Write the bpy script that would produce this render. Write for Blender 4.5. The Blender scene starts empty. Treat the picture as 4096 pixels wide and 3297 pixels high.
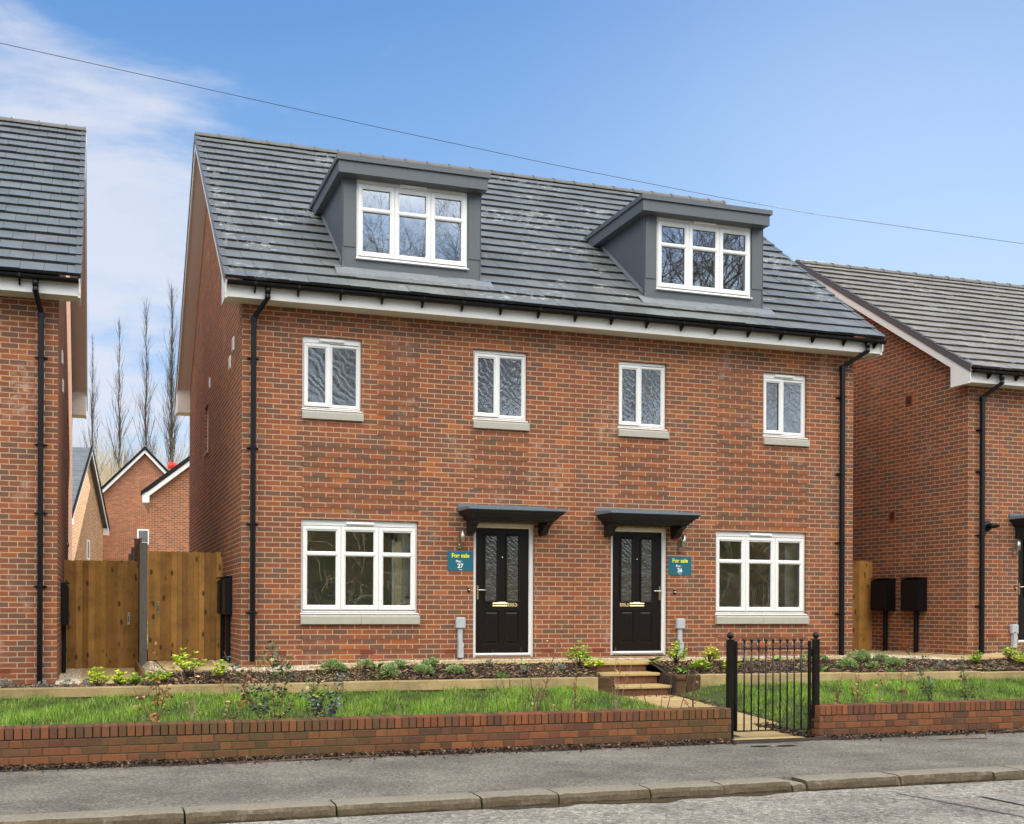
import bpy, math, random
import numpy as np
from mathutils import Vector, Matrix, Euler
R = math.radians
random.seed(7)
rng = np.random.default_rng(11)
scn = bpy.context.scene
C = scn.collection

# ------------------------------------------------------------------ materials
def lin(r, g, b):
    f = lambda v: ((v/255+.055)/1.055)**2.4 if v/255 > .04045 else v/255/12.92
    return (f(r), f(g), f(b))

class NT:
    def __init__(s, name):
        s.m = bpy.data.materials.new(name); s.m.use_nodes = True
        s.t = s.m.node_tree; s.t.nodes.clear()
        s.out = s.n('ShaderNodeOutputMaterial')
    def n(s, typ, **kw):
        x = s.t.nodes.new(typ)
        for k, v in kw.items(): setattr(x, k, v)
        return x
    def l(s, a, b): s.t.links.new(a, b)
    def put(s, sock, v):
        if isinstance(v, bpy.types.NodeSocket): s.l(v, sock)
        elif v is not None:
            try: sock.default_value = v
            except Exception: sock.default_value = tuple(v)+(1,)
    def math(s, op, a, b=None, c=None, clamp=False):
        x = s.n('ShaderNodeMath', operation=op, use_clamp=clamp)
        s.put(x.inputs[0], a)
        if b is not None: s.put(x.inputs[1], b)
        if c is not None: s.put(x.inputs[2], c)
        return x.outputs[0]
    def mix(s, f, a, b, blend='MIX'):
        x = s.n('ShaderNodeMix', data_type='RGBA', blend_type=blend)
        s.put(x.inputs[0], f); s.put(x.inputs[6], c4(a)); s.put(x.inputs[7], c4(b))
        return x.outputs[2]
    def noise(s, vec=None, scale=5, detail=4, rough=.55, dist=0):
        x = s.n('ShaderNodeTexNoise'); x.inputs['Scale'].default_value = scale
        x.inputs['Detail'].default_value = detail; x.inputs['Roughness'].default_value = rough
        x.inputs['Distortion'].default_value = dist
        if vec is not None: s.l(vec, x.inputs['Vector'])
        return x.outputs['Fac']
    def ramp(s, f, stops):
        x = s.n('ShaderNodeValToRGB'); e = x.color_ramp.elements
        while len(e) < len(stops): e.new(.5)
        for i, (p, c) in enumerate(stops):
            e[i].position = p; e[i].color = c4(c) if not isinstance(c, (int, float)) else (c, c, c, 1)
        s.put(x.inputs[0], f)
        return x.outputs[0]
    def smooth(s, v, a, b):
        x = s.n('ShaderNodeMapRange', interpolation_type='SMOOTHSTEP')
        s.put(x.inputs[0], v); x.inputs[1].default_value = a; x.inputs[2].default_value = b
        return x.outputs[0]
    def bump(s, h, strength=.3, dist=.01):
        x = s.n('ShaderNodeBump'); x.inputs['Strength'].default_value = strength
        x.inputs['Distance'].default_value = dist; s.l(h, x.inputs['Height'])
        return x.outputs[0]
    def bsdf(s, col, rough=.6, metal=0, normal=None, spec=.5, **kw):
        x = s.n('ShaderNodeBsdfPrincipled')
        s.put(x.inputs['Base Color'], c4(col)); s.put(x.inputs['Roughness'], rough)
        s.put(x.inputs['Metallic'], metal); x.inputs['Specular IOR Level'].default_value = spec
        if normal is not None: s.l(normal, x.inputs['Normal'])
        for k, v in kw.items(): s.put(x.inputs[k], v)
        return x.outputs[0]
    def done(s, sh):
        s.l(sh, s.out.inputs[0]); return s.m

def c4(c):
    if isinstance(c, bpy.types.NodeSocket): return c
    c = tuple(c)
    return c if len(c) == 4 else c+(1,)

def simple(name, col, rough=.5, metal=0, var=.12, scale=6, bump=0, bscale=60, spec=.5, attr=False, stretch=None):
    n = NT(name)
    tc = n.n('ShaderNodeTexCoord'); vec = tc.outputs['Object']
    if stretch:
        mp = n.n('ShaderNodeMapping'); mp.inputs['Scale'].default_value = stretch
        n.l(vec, mp.inputs[0]); vec = mp.outputs[0]
    base = c4(col)
    if attr:
        a = n.n('ShaderNodeAttribute'); a.attribute_name = 'Col'; base = a.outputs['Color']
    if var:
        f = n.noise(vec, scale, 5)
        k = n.math('MULTIPLY_ADD', f, 2*var, 1-var)
        cmb = n.n('ShaderNodeCombineColor'); [n.l(k, cmb.inputs[i]) for i in range(3)]
        base = n.mix(1.0, base, cmb.outputs[0], 'MULTIPLY')
    nor = n.bump(n.noise(vec, bscale, 3), .5, bump) if bump else None
    return n.done(n.bsdf(base, rough, metal, nor, spec))

def brick_mat(name, cols, mortar=(.40, .31, .215), tint=(1.16, 1.08, .98), stain=.5):
    """bricks 225 x 75 mm in the UV map, which is laid out in metres"""
    n = NT(name)
    uv = n.n('ShaderNodeUVMap'); uv.uv_map = 'UVMap'
    sp = n.n('ShaderNodeSeparateXYZ'); n.l(uv.outputs[0], sp.inputs[0])
    u, v = sp.outputs[0], sp.outputs[1]
    vr = n.math('DIVIDE', v, .075)
    row = n.math('FLOOR', vr)
    odd = n.math('MULTIPLY', n.math('FLOORED_MODULO', row, 2.0), .5)
    uc = n.math('ADD', n.math('DIVIDE', u, .225), odd)
    col = n.math('FLOOR', uc)
    fu = n.math('FRACT', uc); fv = n.math('FRACT', vr)
    du = n.math('MULTIPLY', n.math('SUBTRACT', .5, n.math('ABSOLUTE', n.math('SUBTRACT', fu, .5))), .225)
    dv = n.math('MULTIPLY', n.math('SUBTRACT', .5, n.math('ABSOLUTE', n.math('SUBTRACT', fv, .5))), .075)
    wob = n.math('MULTIPLY', n.math('SUBTRACT', n.noise(uv.outputs[0], 30, 2), .5), .004)
    d = n.math('ADD', n.math('MINIMUM', du, dv), wob)
    face = n.smooth(d, .0048, .0075)                      # 0 in the joint, 1 on the brick
    cm = n.n('ShaderNodeCombineXYZ'); n.l(col, cm.inputs[0]); n.l(row, cm.inputs[1])
    wn = n.n('ShaderNodeTexWhiteNoise', noise_dimensions='2D'); n.l(cm.outputs[0], wn.inputs['Vector'])
    cm2 = n.n('ShaderNodeCombineXYZ'); n.l(row, cm2.inputs[0]); n.l(col, cm2.inputs[1])
    wn2 = n.n('ShaderNodeTexWhiteNoise', noise_dimensions='2D'); n.l(cm2.outputs[0], wn2.inputs['Vector'])
    stops = [(i/len(cols), c) for i, c in enumerate(cols)]
    rp = n.ramp(wn.outputs[0], stops); 
    rp.node.color_ramp.interpolation = 'CONSTANT'
    # drag-faced centre: greyer middle with fired orange arrises
    cen = n.smooth(n.math('ADD', d, n.math('MULTIPLY', n.math('SUBTRACT', n.noise(uv.outputs[0], 22, 4, .7), .5), .03)), .008, .028)
    cenf = n.math('MULTIPLY', cen, n.math('MULTIPLY_ADD', wn2.outputs[0], .85, .1))
    bc = n.mix(cenf, rp, (.145, .074, .055))
    fine = n.noise(uv.outputs[0], 160, 3, .7)
    bc = n.mix(1.0, bc, n.ramp(fine, [(.25, .72), (.75, 1.22)]), 'MULTIPLY')
    big = n.noise(uv.outputs[0], .9, 3)
    bc = n.mix(1.0, bc, n.ramp(big, [(.3, (.93, .9, .9)), (.7, (1.1, 1.06, 1.0))]), 'MULTIPLY')
    # lime bloom
    mp = n.n('ShaderNodeMapping'); mp.inputs['Scale'].default_value = (1.3, .8, 1); n.l(uv.outputs[0], mp.inputs[0])
    s1 = n.smooth(n.noise(mp.outputs[0], 1.1, 4, .6), .53, .70)
    s2 = n.smooth(n.noise(uv.outputs[0], 9, 5, .7), .42, .7)
    st = n.math('MULTIPLY', n.math('MULTIPLY', s1, s2), stain)
    bc = n.mix(st, bc, (.47, .38, .34))
    mc = n.mix(n.noise(uv.outputs[0], 14, 3), tuple(x*.72 for x in mortar), tuple(min(1, x*1.25) for x in mortar))
    full = n.mix(face, mc, bc)
    full = n.mix(1.0, full, tint, 'MULTIPLY')
    h = n.math('ADD', n.math('MULTIPLY', face, 1.0), n.math('MULTIPLY', fine, .35))
    return n.done(n.bsdf(full, .88, 0, n.bump(h, .8, .006), .25))

BR = [(.275, .096, .043), (.22, .082, .043), (.33, .12, .048), (.185, .078, .05), (.25, .086, .043), (.15, .082, .06), (.30, .103, .047), (.205, .078, .046), (.13, .080, .064), (.24, .082, .044)]
M = {}
M['brick'] = brick_mat('red multi brick', BR)
M['brick_left'] = brick_mat('red brick bloom', BR, stain=.8)
M['brick_right'] = brick_mat('red brick right', [(a*.95, b*.95, c) for a, b, c in BR])
M['brick_far'] = brick_mat('far brick', [(.36, .13, .075), (.28, .11, .07), (.40, .16, .085), (.24, .105, .075)], stain=.1)
M['brick_buff'] = brick_mat('far buff brick', [(.46, .28, .15), (.42, .25, .13), (.50, .32, .18), (.38, .22, .12)], mortar=(.5, .44, .34), stain=.1)
M['upvc'] = simple('white upvc', (.80, .81, .80), .32, var=.03, scale=2)
M['upvc_board'] = simple('white eaves board', (.74, .74, .71), .4, var=.06, scale=3, stretch=(1, 1, 6))
M['black_pvc'] = simple('black rainwater pvc', (.004, .0045, .006), .3, var=.2, scale=3, spec=.28)
M['anth'] = simple('anthracite cladding', (.085, .098, .112), .42, var=.07, scale=4, bump=.0015, bscale=150)
M['canopy_metal'] = simple('grey canopy flashing', (.13, .165, .19), .4, var=.08, scale=5)
M['canopy_dark'] = simple('black canopy moulding', (.010, .011, .014), .5, var=.1, scale=8, bump=.002, bscale=120, spec=.35)
M['sill'] = simple('cast stone sill', (.40, .385, .34), .85, var=.1, scale=12, bump=.002, bscale=200)
M['terracotta'] = simple('terracotta', (.27, .068, .035), .8, var=.15, scale=20)
M['brass'] = simple('polished brass', (.80, .66, .38), .18, 1, var=.05)
M['gold'] = simple('gold numerals', (.66, .50, .25), .35, .35, var=.03)
M['chrome'] = simple('chrome', (.75, .75, .74), .15, 1, var=.03)
M['steel'] = simple('brushed steel', (.55, .52, .46), .35, 1, var=.1, scale=30)
M['steel_dark'] = simple('bronze lamp bracket', (.23, .19, .12), .45, .7, var=.15, scale=30)
M['lampglass'] = simple('lamp diffuser', (.62, .6, .52), .3, var=.05)
M['grey_plastic'] = simple('grey meter plastic', (.42, .45, .48), .45, var=.06, scale=8)
M['meter'] = simple('black meter box', (.006, .0055, .007), .45, var=.2, scale=8, spec=.25)
M['iron'] = simple('black painted iron', (.005, .005, .0055), .25, var=.25, scale=20, spec=.4, bump=.001, bscale=60)
M['concrete_post'] = simple('concrete post', (.155, .15, .13), .9, var=.3, scale=14, bump=.003, bscale=90, stretch=(1, 1, .35))
M['lead'] = simple('lead flashing', (.20, .22, .24), .42, var=.3, scale=6)
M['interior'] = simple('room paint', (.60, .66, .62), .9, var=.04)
M['interior_dark'] = simple('shaded room paint', (.16, .17, .16), .9, var=.04)  # darker copy of the room paint, gloom of unlit rooms put into the colour
M['pine_door'] = simple('pale timber door', (.92, .78, .46), .5, var=.1, scale=4, stretch=(8, 8, .6))
M['soil'] = simple('dark soil', (.030, .021, .015), .95, var=.4, scale=14, bump=.02, bscale=30)
M['turf'] = simple('turf base', (.055, .075, .02), .95, var=.5, scale=9, bump=.02, bscale=30)
M['cable'] = simple('cable', (.01, .01, .012), .6, var=0)
M['red'] = simple('red sheet', (.75, .035, .02), .5, var=.1)
M['sign_teal'] = simple('sign teal', (.008, .125, .185), .35, var=.03)
M['sign_yellow'] = simple('sign yellow', (.90, .86, .0), .4, var=0)
M['sign_white'] = simple('sign white', (.85, .85, .87), .4, var=0)
M['sign_cyan'] = simple('sign cyan', (.05, .62, .68), .4, var=0)
M['leaf'] = simple('leaves', (1, 1, 1), .6, var=.15, scale=20, attr=True, spec=.2)
M['leaf_gloss'] = simple('glossy leaves', (1, 1, 1), .25, var=.15, scale=20, attr=True)
M['chip'] = simple('bark chips', (1, 1, 1), .85, var=.2, scale=40, attr=True)
M['stone'] = simple('pebbles', (1, 1, 1), .8, var=.15, scale=30, attr=True)
M['gbrick'] = simple('wall bricks', (1, 1, 1), .85, var=.28, scale=26, bump=.004, bscale=120, attr=True)
M['mortar'] = simple('wall mortar', (.10, .092, .042), .95, var=.35, scale=18, bump=.004, bscale=90)
M['stem'] = simple('stems', (.15, .09, .055), .8, var=.25, scale=30)
M['stem_pale'] = simple('pale stems', (.30, .23, .15), .8, var=.25, scale=30)
M['bark'] = simple('tree bark', (.085, .068, .05), .9, var=.3, scale=3)
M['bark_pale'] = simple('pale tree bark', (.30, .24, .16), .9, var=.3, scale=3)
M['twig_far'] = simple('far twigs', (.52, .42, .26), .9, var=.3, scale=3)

def grass_mat():
    n = NT('grass blades'); a = n.n('ShaderNodeAttribute'); a.attribute_name = 'Col'
    tr = n.n('ShaderNodeBsdfTranslucent'); n.l(a.outputs['Color'], tr.inputs[0])
    b = n.bsdf(a.outputs['Color'], .42, 0, None, .4)
    mx = n.n('ShaderNodeMixShader'); mx.inputs[0].default_value = .38; n.l(b, mx.inputs[1]); n.l(tr.outputs[0], mx.inputs[2])
    return n.done(mx.outputs[0])
M['grass'] = grass_mat()

def tile_mat(name, base, patch=1.0, tone=1.0):
    n = NT(name)
    tc = n.n('ShaderNodeTexCoord'); P = tc.outputs['Object']
    a = n.n('ShaderNodeAttribute'); a.attribute_name = 'Col'
    f = n.noise(P, 2.2, 5, .6)
    c = n.mix(1.0, tuple(x*tone for x in base), n.ramp(f, [(.3, .84), (.7, 1.14)]), 'MULTIPLY')
    c = n.mix(1.0, c, a.outputs['Color'], 'MULTIPLY')
    mp = n.n('ShaderNodeMapping'); mp.inputs['Scale'].default_value = (1, 1.6, 1.6); n.l(P, mp.inputs[0])
    s1 = n.smooth(n.noise(mp.outputs[0], .85, 3, .5), .50, .63)
    s2 = n.smooth(n.noise(mp.outputs[0], 7, 6, .68, .6), .54, .58)
    pt = n.math('MULTIPLY', n.math('MULTIPLY', s1, s2), .55*patch)
    c = n.mix(pt, c, (.60, .62, .60))
    r = n.math('MULTIPLY_ADD', f, .2, .30)
    return n.done(n.bsdf(c, r, 0, n.bump(n.noise(P, 90, 3), .4, .002), .55))
M['tile'] = tile_mat('grey roof tiles', (.165, .178, .178))
M['tile_clean'] = tile_mat('grey roof tiles clean', (.155, .17, .178), patch=.03)
M['tile_r'] = tile_mat('grey roof tiles right', (.27, .25, .21), patch=.7)
M['ridge'] = simple('ridge tiles', (.14, .14, .13), .6, var=.25, scale=6)
M['verge'] = simple('verge caps', (.12, .13, .14), .45, var=.1, scale=5)
M['verge_r'] = simple('verge caps right', (.085, .078, .082), .5, var=.1, scale=5)

def glass_mat(name, refl=.22, wave=0, tint=(.82, .88, .84), wscale=8, opaque=0):
    n = NT(name)
    tc = n.n('ShaderNodeTexCoord')
    nor = None
    if wave:
        w = n.n('ShaderNodeTexWave', wave_type='BANDS', bands_direction='DIAGONAL')
        w.inputs['Scale'].default_value = wscale*.35; w.inputs['Distortion'].default_value = 9; w.inputs['Detail'].default_value = 3
        n.l(tc.outputs['Object'], w.inputs['Vector'])
        h = n.math('ADD', w.outputs['Fac'], n.math('MULTIPLY', n.noise(tc.outputs['Object'], wscale, 3), 1.2))
        nor = n.bump(h, 1.0, wave)
    g = n.n('ShaderNodeBsdfGlossy'); g.inputs['Roughness'].default_value = .0; g.inputs[0].default_value = (.97, 1, 1, 1)
    if nor is not None: n.l(nor, g.inputs['Normal'])
    t = n.n('ShaderNodeBsdfTransparent'); t.inputs[0].default_value = c4(tint)
    fr = n.n('ShaderNodeFresnel'); fr.inputs[0].default_value = 1.52
    f = n.math('ADD', n.math('MULTIPLY', fr.outputs[0], 1.0), refl, clamp=True)
    under = t.outputs[0]
    if opaque:
        d = n.n('ShaderNodeBsdfDiffuse'); d.inputs[0].default_value = (.07, .072, .062, 1)
        m0 = n.n('ShaderNodeMixShader'); m0.inputs[0].default_value = opaque
        n.l(under, m0.inputs[1]); n.l(d.outputs[0], m0.inputs[2]); under = m0.outputs[0]
    mx = n.n('ShaderNodeMixShader'); n.l(f, mx.inputs[0]); n.l(under, mx.inputs[1]); n.l(g.outputs[0], mx.inputs[2])
    return n.done(mx.outputs[0])
M['glass'] = glass_mat('window glass', .20, tint=(.93, .97, .94))
M['glass_dormer'] = glass_mat('dormer glass', .34, tint=(.6, .66, .66))
M['glass_wavy'] = glass_mat('obscured glass', .17, .0012, wscale=13, opaque=.6)
M['glass_door'] = glass_mat('door glass', .07, .0012, wscale=24, opaque=.7)

def door_mat():
    n = NT('black woodgrain door'); tc = n.n('ShaderNodeTexCoord')
    mp = n.n('ShaderNodeMapping'); mp.inputs['Scale'].default_value = (14, 14, 1.6); n.l(tc.outputs['Object'], mp.inputs[0])
    w = n.noise(mp.outputs[0], 3, 6, .6, 2.5)
    c = n.mix(w, (.004, .0028, .0022), (.012, .008, .0065))
    return n.done(n.bsdf(c, .38, 0, n.bump(w, .6, .002), .22))
M['door'] = door_mat()

def wood_mat(name, a, b, knots=True, axis=2, plank=.125):
    n = NT(name); tc = n.n('ShaderNodeTexCoord'); P = tc.outputs['Object']
    at = n.n('ShaderNodeAttribute'); at.attribute_name = 'Col'
    sc = [22, 22, 22]; sc[axis] = 1.1
    mp = n.n('ShaderNodeMapping'); mp.inputs['Scale'].default_value = sc; n.l(P, mp.inputs[0])
    g = n.noise(mp.outputs[0], 1.6, 5, .6, 1.2)
    c = n.mix(g, a, b)
    c = n.mix(1.0, c, n.ramp(n.noise(P, 2.4, 6, .7), [(.3, .55), (.5, .95), (.7, 1.2)]), 'MULTIPLY')
    c = n.mix(1.0, c, at.outputs['Color'], 'MULTIPLY')
    if knots:
        sk = [7.5, 7.5, 7.5]; sk[axis] = 3.6
        mk = n.n('ShaderNodeMapping'); mk.inputs['Scale'].default_value = sk; n.l(P, mk.inputs[0])
        vo = n.n('ShaderNodeTexVoronoi'); vo.inputs['Scale'].default_value = 1.0; vo.inputs['Randomness'].default_value = 1; n.l(mk.outputs[0], vo.inputs['Vector'])
        k = n.smooth(vo.outputs['Distance'], .24, .10)
        c = n.mix(n.math('MULTIPLY', k, .8), c, (.03, .014, .006))
    return n.done(n.bsdf(c, .75, 0, n.bump(g, .5, .003), .3))
M['fence'] = wood_mat('treated fence boards', (.33, .155, .038), (.52, .28, .08))
M['sleeper'] = wood_mat('timber sleeper', (.30, .215, .095), (.50, .385, .20), knots=False, axis=0)
M['sleeper_dark'] = wood_mat('wet sleeper end', (.022, .016, .010), (.20, .11, .045), knots=False, axis=0)

def asphalt(name, base, grain=220, bumpd=.006, dirt=True, dark=.6):
    n = NT(name); tc = n.n('ShaderNodeTexCoord'); P = tc.outputs['Object']
    g = n.noise(P, grain, 3, .75)
    vo = n.n('ShaderNodeTexVoronoi'); vo.inputs['Scale'].default_value = grain*.45; n.l(P, vo.inputs['Vector'])
    v2 = n.n('ShaderNodeTexVoronoi'); v2.inputs['Scale'].default_value = grain*.33; n.l(P, v2.inputs['Vector'])
    sx = n.n('ShaderNodeSeparateColor'); n.l(v2.outputs['Color'], sx.inputs[0])
    base = n.mix(1.0, base, n.ramp(sx.outputs[0], [(0, .55), (.25, .85), (.75, 1.08), (1, 1.55)]), 'MULTIPLY')
    c = n.mix(1.0, base, n.ramp(g, [(.32, .38), (.5, .95), (.68, 1.75)]), 'MULTIPLY')
    c = n.mix(1.0, c, n.ramp(n.noise(P, 1.1, 5, .65), [(.3, dark), (.7, 1.25)]), 'MULTIPLY')
    mp = n.n('ShaderNodeMapping'); mp.inputs['Scale'].default_value = (.5, 1.6, 1); n.l(P, mp.inputs[0])
    c = n.mix(1.0, c, n.ramp(n.noise(mp.outputs[0], 1.3, 4, .6), [(.3, .88), (.7, 1.1)]), 'MULTIPLY')
    if dirt:
        d = n.smooth(n.noise(P, 3.2, 6, .75), .60, .72)
        c = n.mix(n.math('MULTIPLY', d, .35), c, (.19, .145, .10))
        w = n.smooth(n.noise(P, 26, 2, .5), .735, .77)
        c = n.mix(n.math('MULTIPLY', w, .6), c, (.42, .36, .28))
    h = n.math('ADD', g, vo.outputs['Distance'])
    return n.done(n.bsdf(c, .78, 0, n.bump(h, .9, bumpd), .35))
M['pavement'] = asphalt('footway asphalt', (.25, .224, .18), 190, .007)
M['road'] = asphalt('road asphalt', (.40, .36, .295), 95, .014, dark=.66)
M['patch'] = asphalt('dark tar patch', (.02, .018, .016), 200, .01, False)
M['mark'] = asphalt('worn road marking', (.36, .34, .31), 150, .006, False)

def stone_mat(name, a, b, scale=4):
    n = NT(name); tc = n.n('ShaderNodeTexCoord'); P = tc.outputs['Object']
    c = n.mix(n.noise(P, scale, 6, .65), a, b)
    ge = n.n('ShaderNodeNewGeometry'); sp = n.n('ShaderNodeSeparateXYZ'); n.l(ge.outputs['Normal'], sp.inputs[0])
    moss = n.math('MULTIPLY', n.smooth(sp.outputs[2], .9, .3), n.smooth(n.noise(P, 7, 5, .7), .12, .5))
    c = n.mix(n.math('MULTIPLY', moss, .88), c, (.085, .062, .032))
    c = n.mix(1.0, c, n.ramp(n.noise(P, 45, 4, .7), [(.3, .75), (.7, 1.2)]), 'MULTIPLY')
    return n.done(n.bsdf(c, .85, 0, n.bump(n.noise(P, 28, 6, .75), .8, .012), .3))
M['kerb'] = stone_mat('sandstone kerb', (.22, .19, .135), (.37, .33, .25))
def slab_mat():
    n = NT('buff sandstone paving'); tc = n.n('ShaderNodeTexCoord'); P = tc.outputs['Object']
    at = n.n('ShaderNodeAttribute'); at.attribute_name = 'Col'
    c = n.mix(n.noise(P, 2.4, 5, .6, .8), (.40, .285, .125), (.58, .445, .235))
    c = n.mix(1.0, c, at.outputs['Color'], 'MULTIPLY')
    c = n.mix(1.0, c, n.ramp(n.noise(P, 60, 3, .7), [(.3, .88), (.7, 1.1)]), 'MULTIPLY')
    return n.done(n.bsdf(c, .8, 0, n.bump(n.noise(P, 25, 5, .7), .5, .005), .3))
M['slab'] = slab_mat()
def hill_mat(name, a, b, c_):
    n = NT(name); tc = n.n('ShaderNodeTexCoord'); P = tc.outputs['Object']
    c = n.mix(n.smooth(n.noise(P, .35, 6, .7), .35, .65), a, b)
    c = n.mix(n.smooth(n.noise(P, 2.6, 6, .75), .45, .7), c, c_)
    return n.done(n.bsdf(c, .95, 0, n.bump(n.noise(P, 3, 6, .8), 1, .4), .1))
M['bank'] = hill_mat('wooded bank', (.075, .085, .030), (.16, .115, .065), (.045, .042, .024))
M['hill'] = hill_mat('far hillside', (.26, .27, .10), (.40, .34, .20), (.17, .19, .08))

# ------------------------------------------------------------------ mesh helpers
class MB:
    def __init__(s): s.v = []; s.f = []; s.mi = []; s.c = []; s.mats = []; s.sm = []
    def m(s, mat):
        if mat not in s.mats: s.mats.append(mat)
        return s.mats.index(mat)
    def face(s, pts, mat, col=(1, 1, 1), smooth=False):
        i = len(s.v); s.v += [tuple(p) for p in pts]
        s.f.append(tuple(range(i, i+len(pts)))); s.mi.append(s.m(mat)); s.c.append(col); s.sm.append(smooth)
    def mesh(s, V, F, mat, col=(1, 1, 1), smooth=False):
        i = len(s.v); s.v += [tuple(p) for p in V]; k = s.m(mat)
        for f in F: s.f.append(tuple(i+j for j in f)); s.mi.append(k); s.c.append(col); s.sm.append(smooth)
    def box(s, x0, x1, y0, y1, z0, z1, mat, col=(1, 1, 1), bev=0, rot=None, jit=0):
        if x0 > x1: x0, x1 = x1, x0
        if y0 > y1: y0, y1 = y1, y0
        if z0 > z1: z0, z1 = z1, z0
        if bev:
            b = min(bev, (x1-x0)*.3, (y1-y0)*.3, (z1-z0)*.3)
            V = []
            for sx, X, dx in ((0, x0, b), (1, x1, -b)):
                for sy, Y, dy in ((0, y0, b), (1, y1, -b)):
                    for sz, Z, dz in ((0, z0, b), (1, z1, -b)):
                        V += [(X, Y+dy, Z+dz), (X+dx, Y, Z+dz), (X+dx, Y+dy, Z)]
            idx = lambda a, b_, c, k: (a*4+b_*2+c)*3+k
            F = []
            F.append([idx(0, 0, 0, 0), idx(0, 0, 1, 0), idx(0, 1, 1, 0), idx(0, 1, 0, 0)])
            F.append([idx(1, 0, 0, 0), idx(1, 1, 0, 0), idx(1, 1, 1, 0), idx(1, 0, 1, 0)])
            F.append([idx(0, 0, 0, 1), idx(1, 0, 0, 1), idx(1, 0, 1, 1), idx(0, 0, 1, 1)])
            F.append([idx(0, 1, 0, 1), idx(0, 1, 1, 1), idx(1, 1, 1, 1), idx(1, 1, 0, 1)])
            F.append([idx(0, 0, 0, 2), idx(0, 1, 0, 2), idx(1, 1, 0, 2), idx(1, 0, 0, 2)])
            F.append([idx(0, 0, 1, 2), idx(1, 0, 1, 2), idx(1, 1, 1, 2), idx(0, 1, 1, 2)])
            for a in (0, 1):
                for b_ in (0, 1):
                    F.append([idx(a, b_, 0, 0), idx(a, b_, 0, 1), idx(a, b_, 1, 1), idx(a, b_, 1, 0)])
                    F.append([idx(a, 0, b_, 0), idx(a, 0, b_, 2), idx(a, 1, b_, 2), idx(a, 1, b_, 0)])
                    F.append([idx(0, a, b_, 1), idx(0, a, b_, 2), idx(1, a, b_, 2), idx(1, a, b_, 1)])
            for a in (0, 1):
                for b_ in (0, 1):
                    for c in (0, 1): F.append([idx(a, b_, c, k) for k in range(3)])
        else:
            V = [(x, y, z) for x in (x0, x1) for y in (y0, y1) for z in (z0, z1)]
            F = [(0, 1, 3, 2), (4, 6, 7, 5), (0, 4, 5, 1), (2, 3, 7, 6), (0, 2, 6, 4), (1, 5, 7, 3)]
        V = [Vector(p) for p in V]
        if rot:
            c = Vector(((x0+x1)/2, (y0+y1)/2, (z0+z1)/2)); V = [rot @ (p-c)+c for p in V]
        s.mesh(V, F, mat, col)
    def prism(s, prof, axis, a0, a1, mat, col=(1, 1, 1), smooth=False):
        """profile of (p,q) pairs extruded along axis 0/1/2; p,q are the other two axes in order"""
        def P(p, q, a): l = [p, q]; l.insert(axis, a); return tuple(l)
        n = len(prof)
        V = [P(p, q, a0) for p, q in prof]+[P(p, q, a1) for p, q in prof]
        F = [(i, (i+1) % n, n+(i+1) % n, n+i) for i in range(n)]
        s.mesh(V, F, mat, col, smooth)
        s.face([P(p, q, a0) for p, q in prof][::-1], mat, col); s.face([P(p, q, a1) for p, q in prof], mat, col)
    def tube(s, path, r, mat, n=6, col=(1, 1, 1), smooth=True, caps=True, flat=None):
        path = [Vector(p) for p in path]; V = []
        rs = r if isinstance(r, (list, tuple)) else [r]*len(path)
        for i, p in enumerate(path):
            d = (path[min(i+1, len(path)-1)]-path[max(i-1, 0)])
            d = d.normalized() if d.length > 1e-9 else Vector((0, 0, 1))
            up = Vector((0, 0, 1)) if abs(d.z) < .95 else Vector((0, 1, 0))
            a = d.cross(up).normalized(); b = a.cross(d)
            ph = math.pi/n
            V += [p+(a*math.cos(2*math.pi*k/n+ph)+b*math.sin(2*math.pi*k/n+ph))*rs[i] for k in range(n)]
        F = []
        for i in range(len(path)-1):
            for k in range(n): F.append((i*n+k, i*n+(k+1) % n, (i+1)*n+(k+1) % n, (i+1)*n+k))
        if caps: F += [tuple(range(n))[::-1], tuple((len(path)-1)*n+k for k in range(n))]
        s.mesh(V, F, mat, col, smooth)
    def sphere(s, c, r, mat, n=10, m=7, col=(1, 1, 1)):
        V = []; F = []
        for i in range(m+1):
            t = math.pi*i/m
            for k in range(n): V.append((c[0]+r*math.sin(t)*math.cos(2*math.pi*k/n), c[1]+r*math.sin(t)*math.sin(2*math.pi*k/n), c[2]+r*math.cos(t)))
        for i in range(m):
            for k in range(n): F.append((i*n+k, (i+1)*n+k, (i+1)*n+(k+1) % n, i*n+(k+1) % n))
        s.mesh(V, F, mat, col, True)
    def ring(s, x0, x1, z0, z1, prof, mat, y0=0, T=None):
        """mitred frame: prof = list of (inset, y)"""
        L = []
        for d, y in prof: L.append([(x0+d, y0+y, z0+d), (x1-d, y0+y, z0+d), (x1-d, y0+y, z1-d), (x0+d, y0+y, z1-d)])
        for a, b in zip(L, L[1:]):
            for k in range(4):
                q = [a[k], a[(k+1) % 4], b[(k+1) % 4], b[k]]
                s.face([T(p) for p in q] if T else q, mat)
    def grid(s, nx, ny, fn, mat, smooth=True, col=(1, 1, 1)):
        V = [fn(i/nx, j/ny) for j in range(ny+1) for i in range(nx+1)]
        F = [(j*(nx+1)+i, j*(nx+1)+i+1, (j+1)*(nx+1)+i+1, (j+1)*(nx+1)+i) for j in range(ny) for i in range(nx)]
        s.mesh(V, F, mat, col, smooth)
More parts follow.
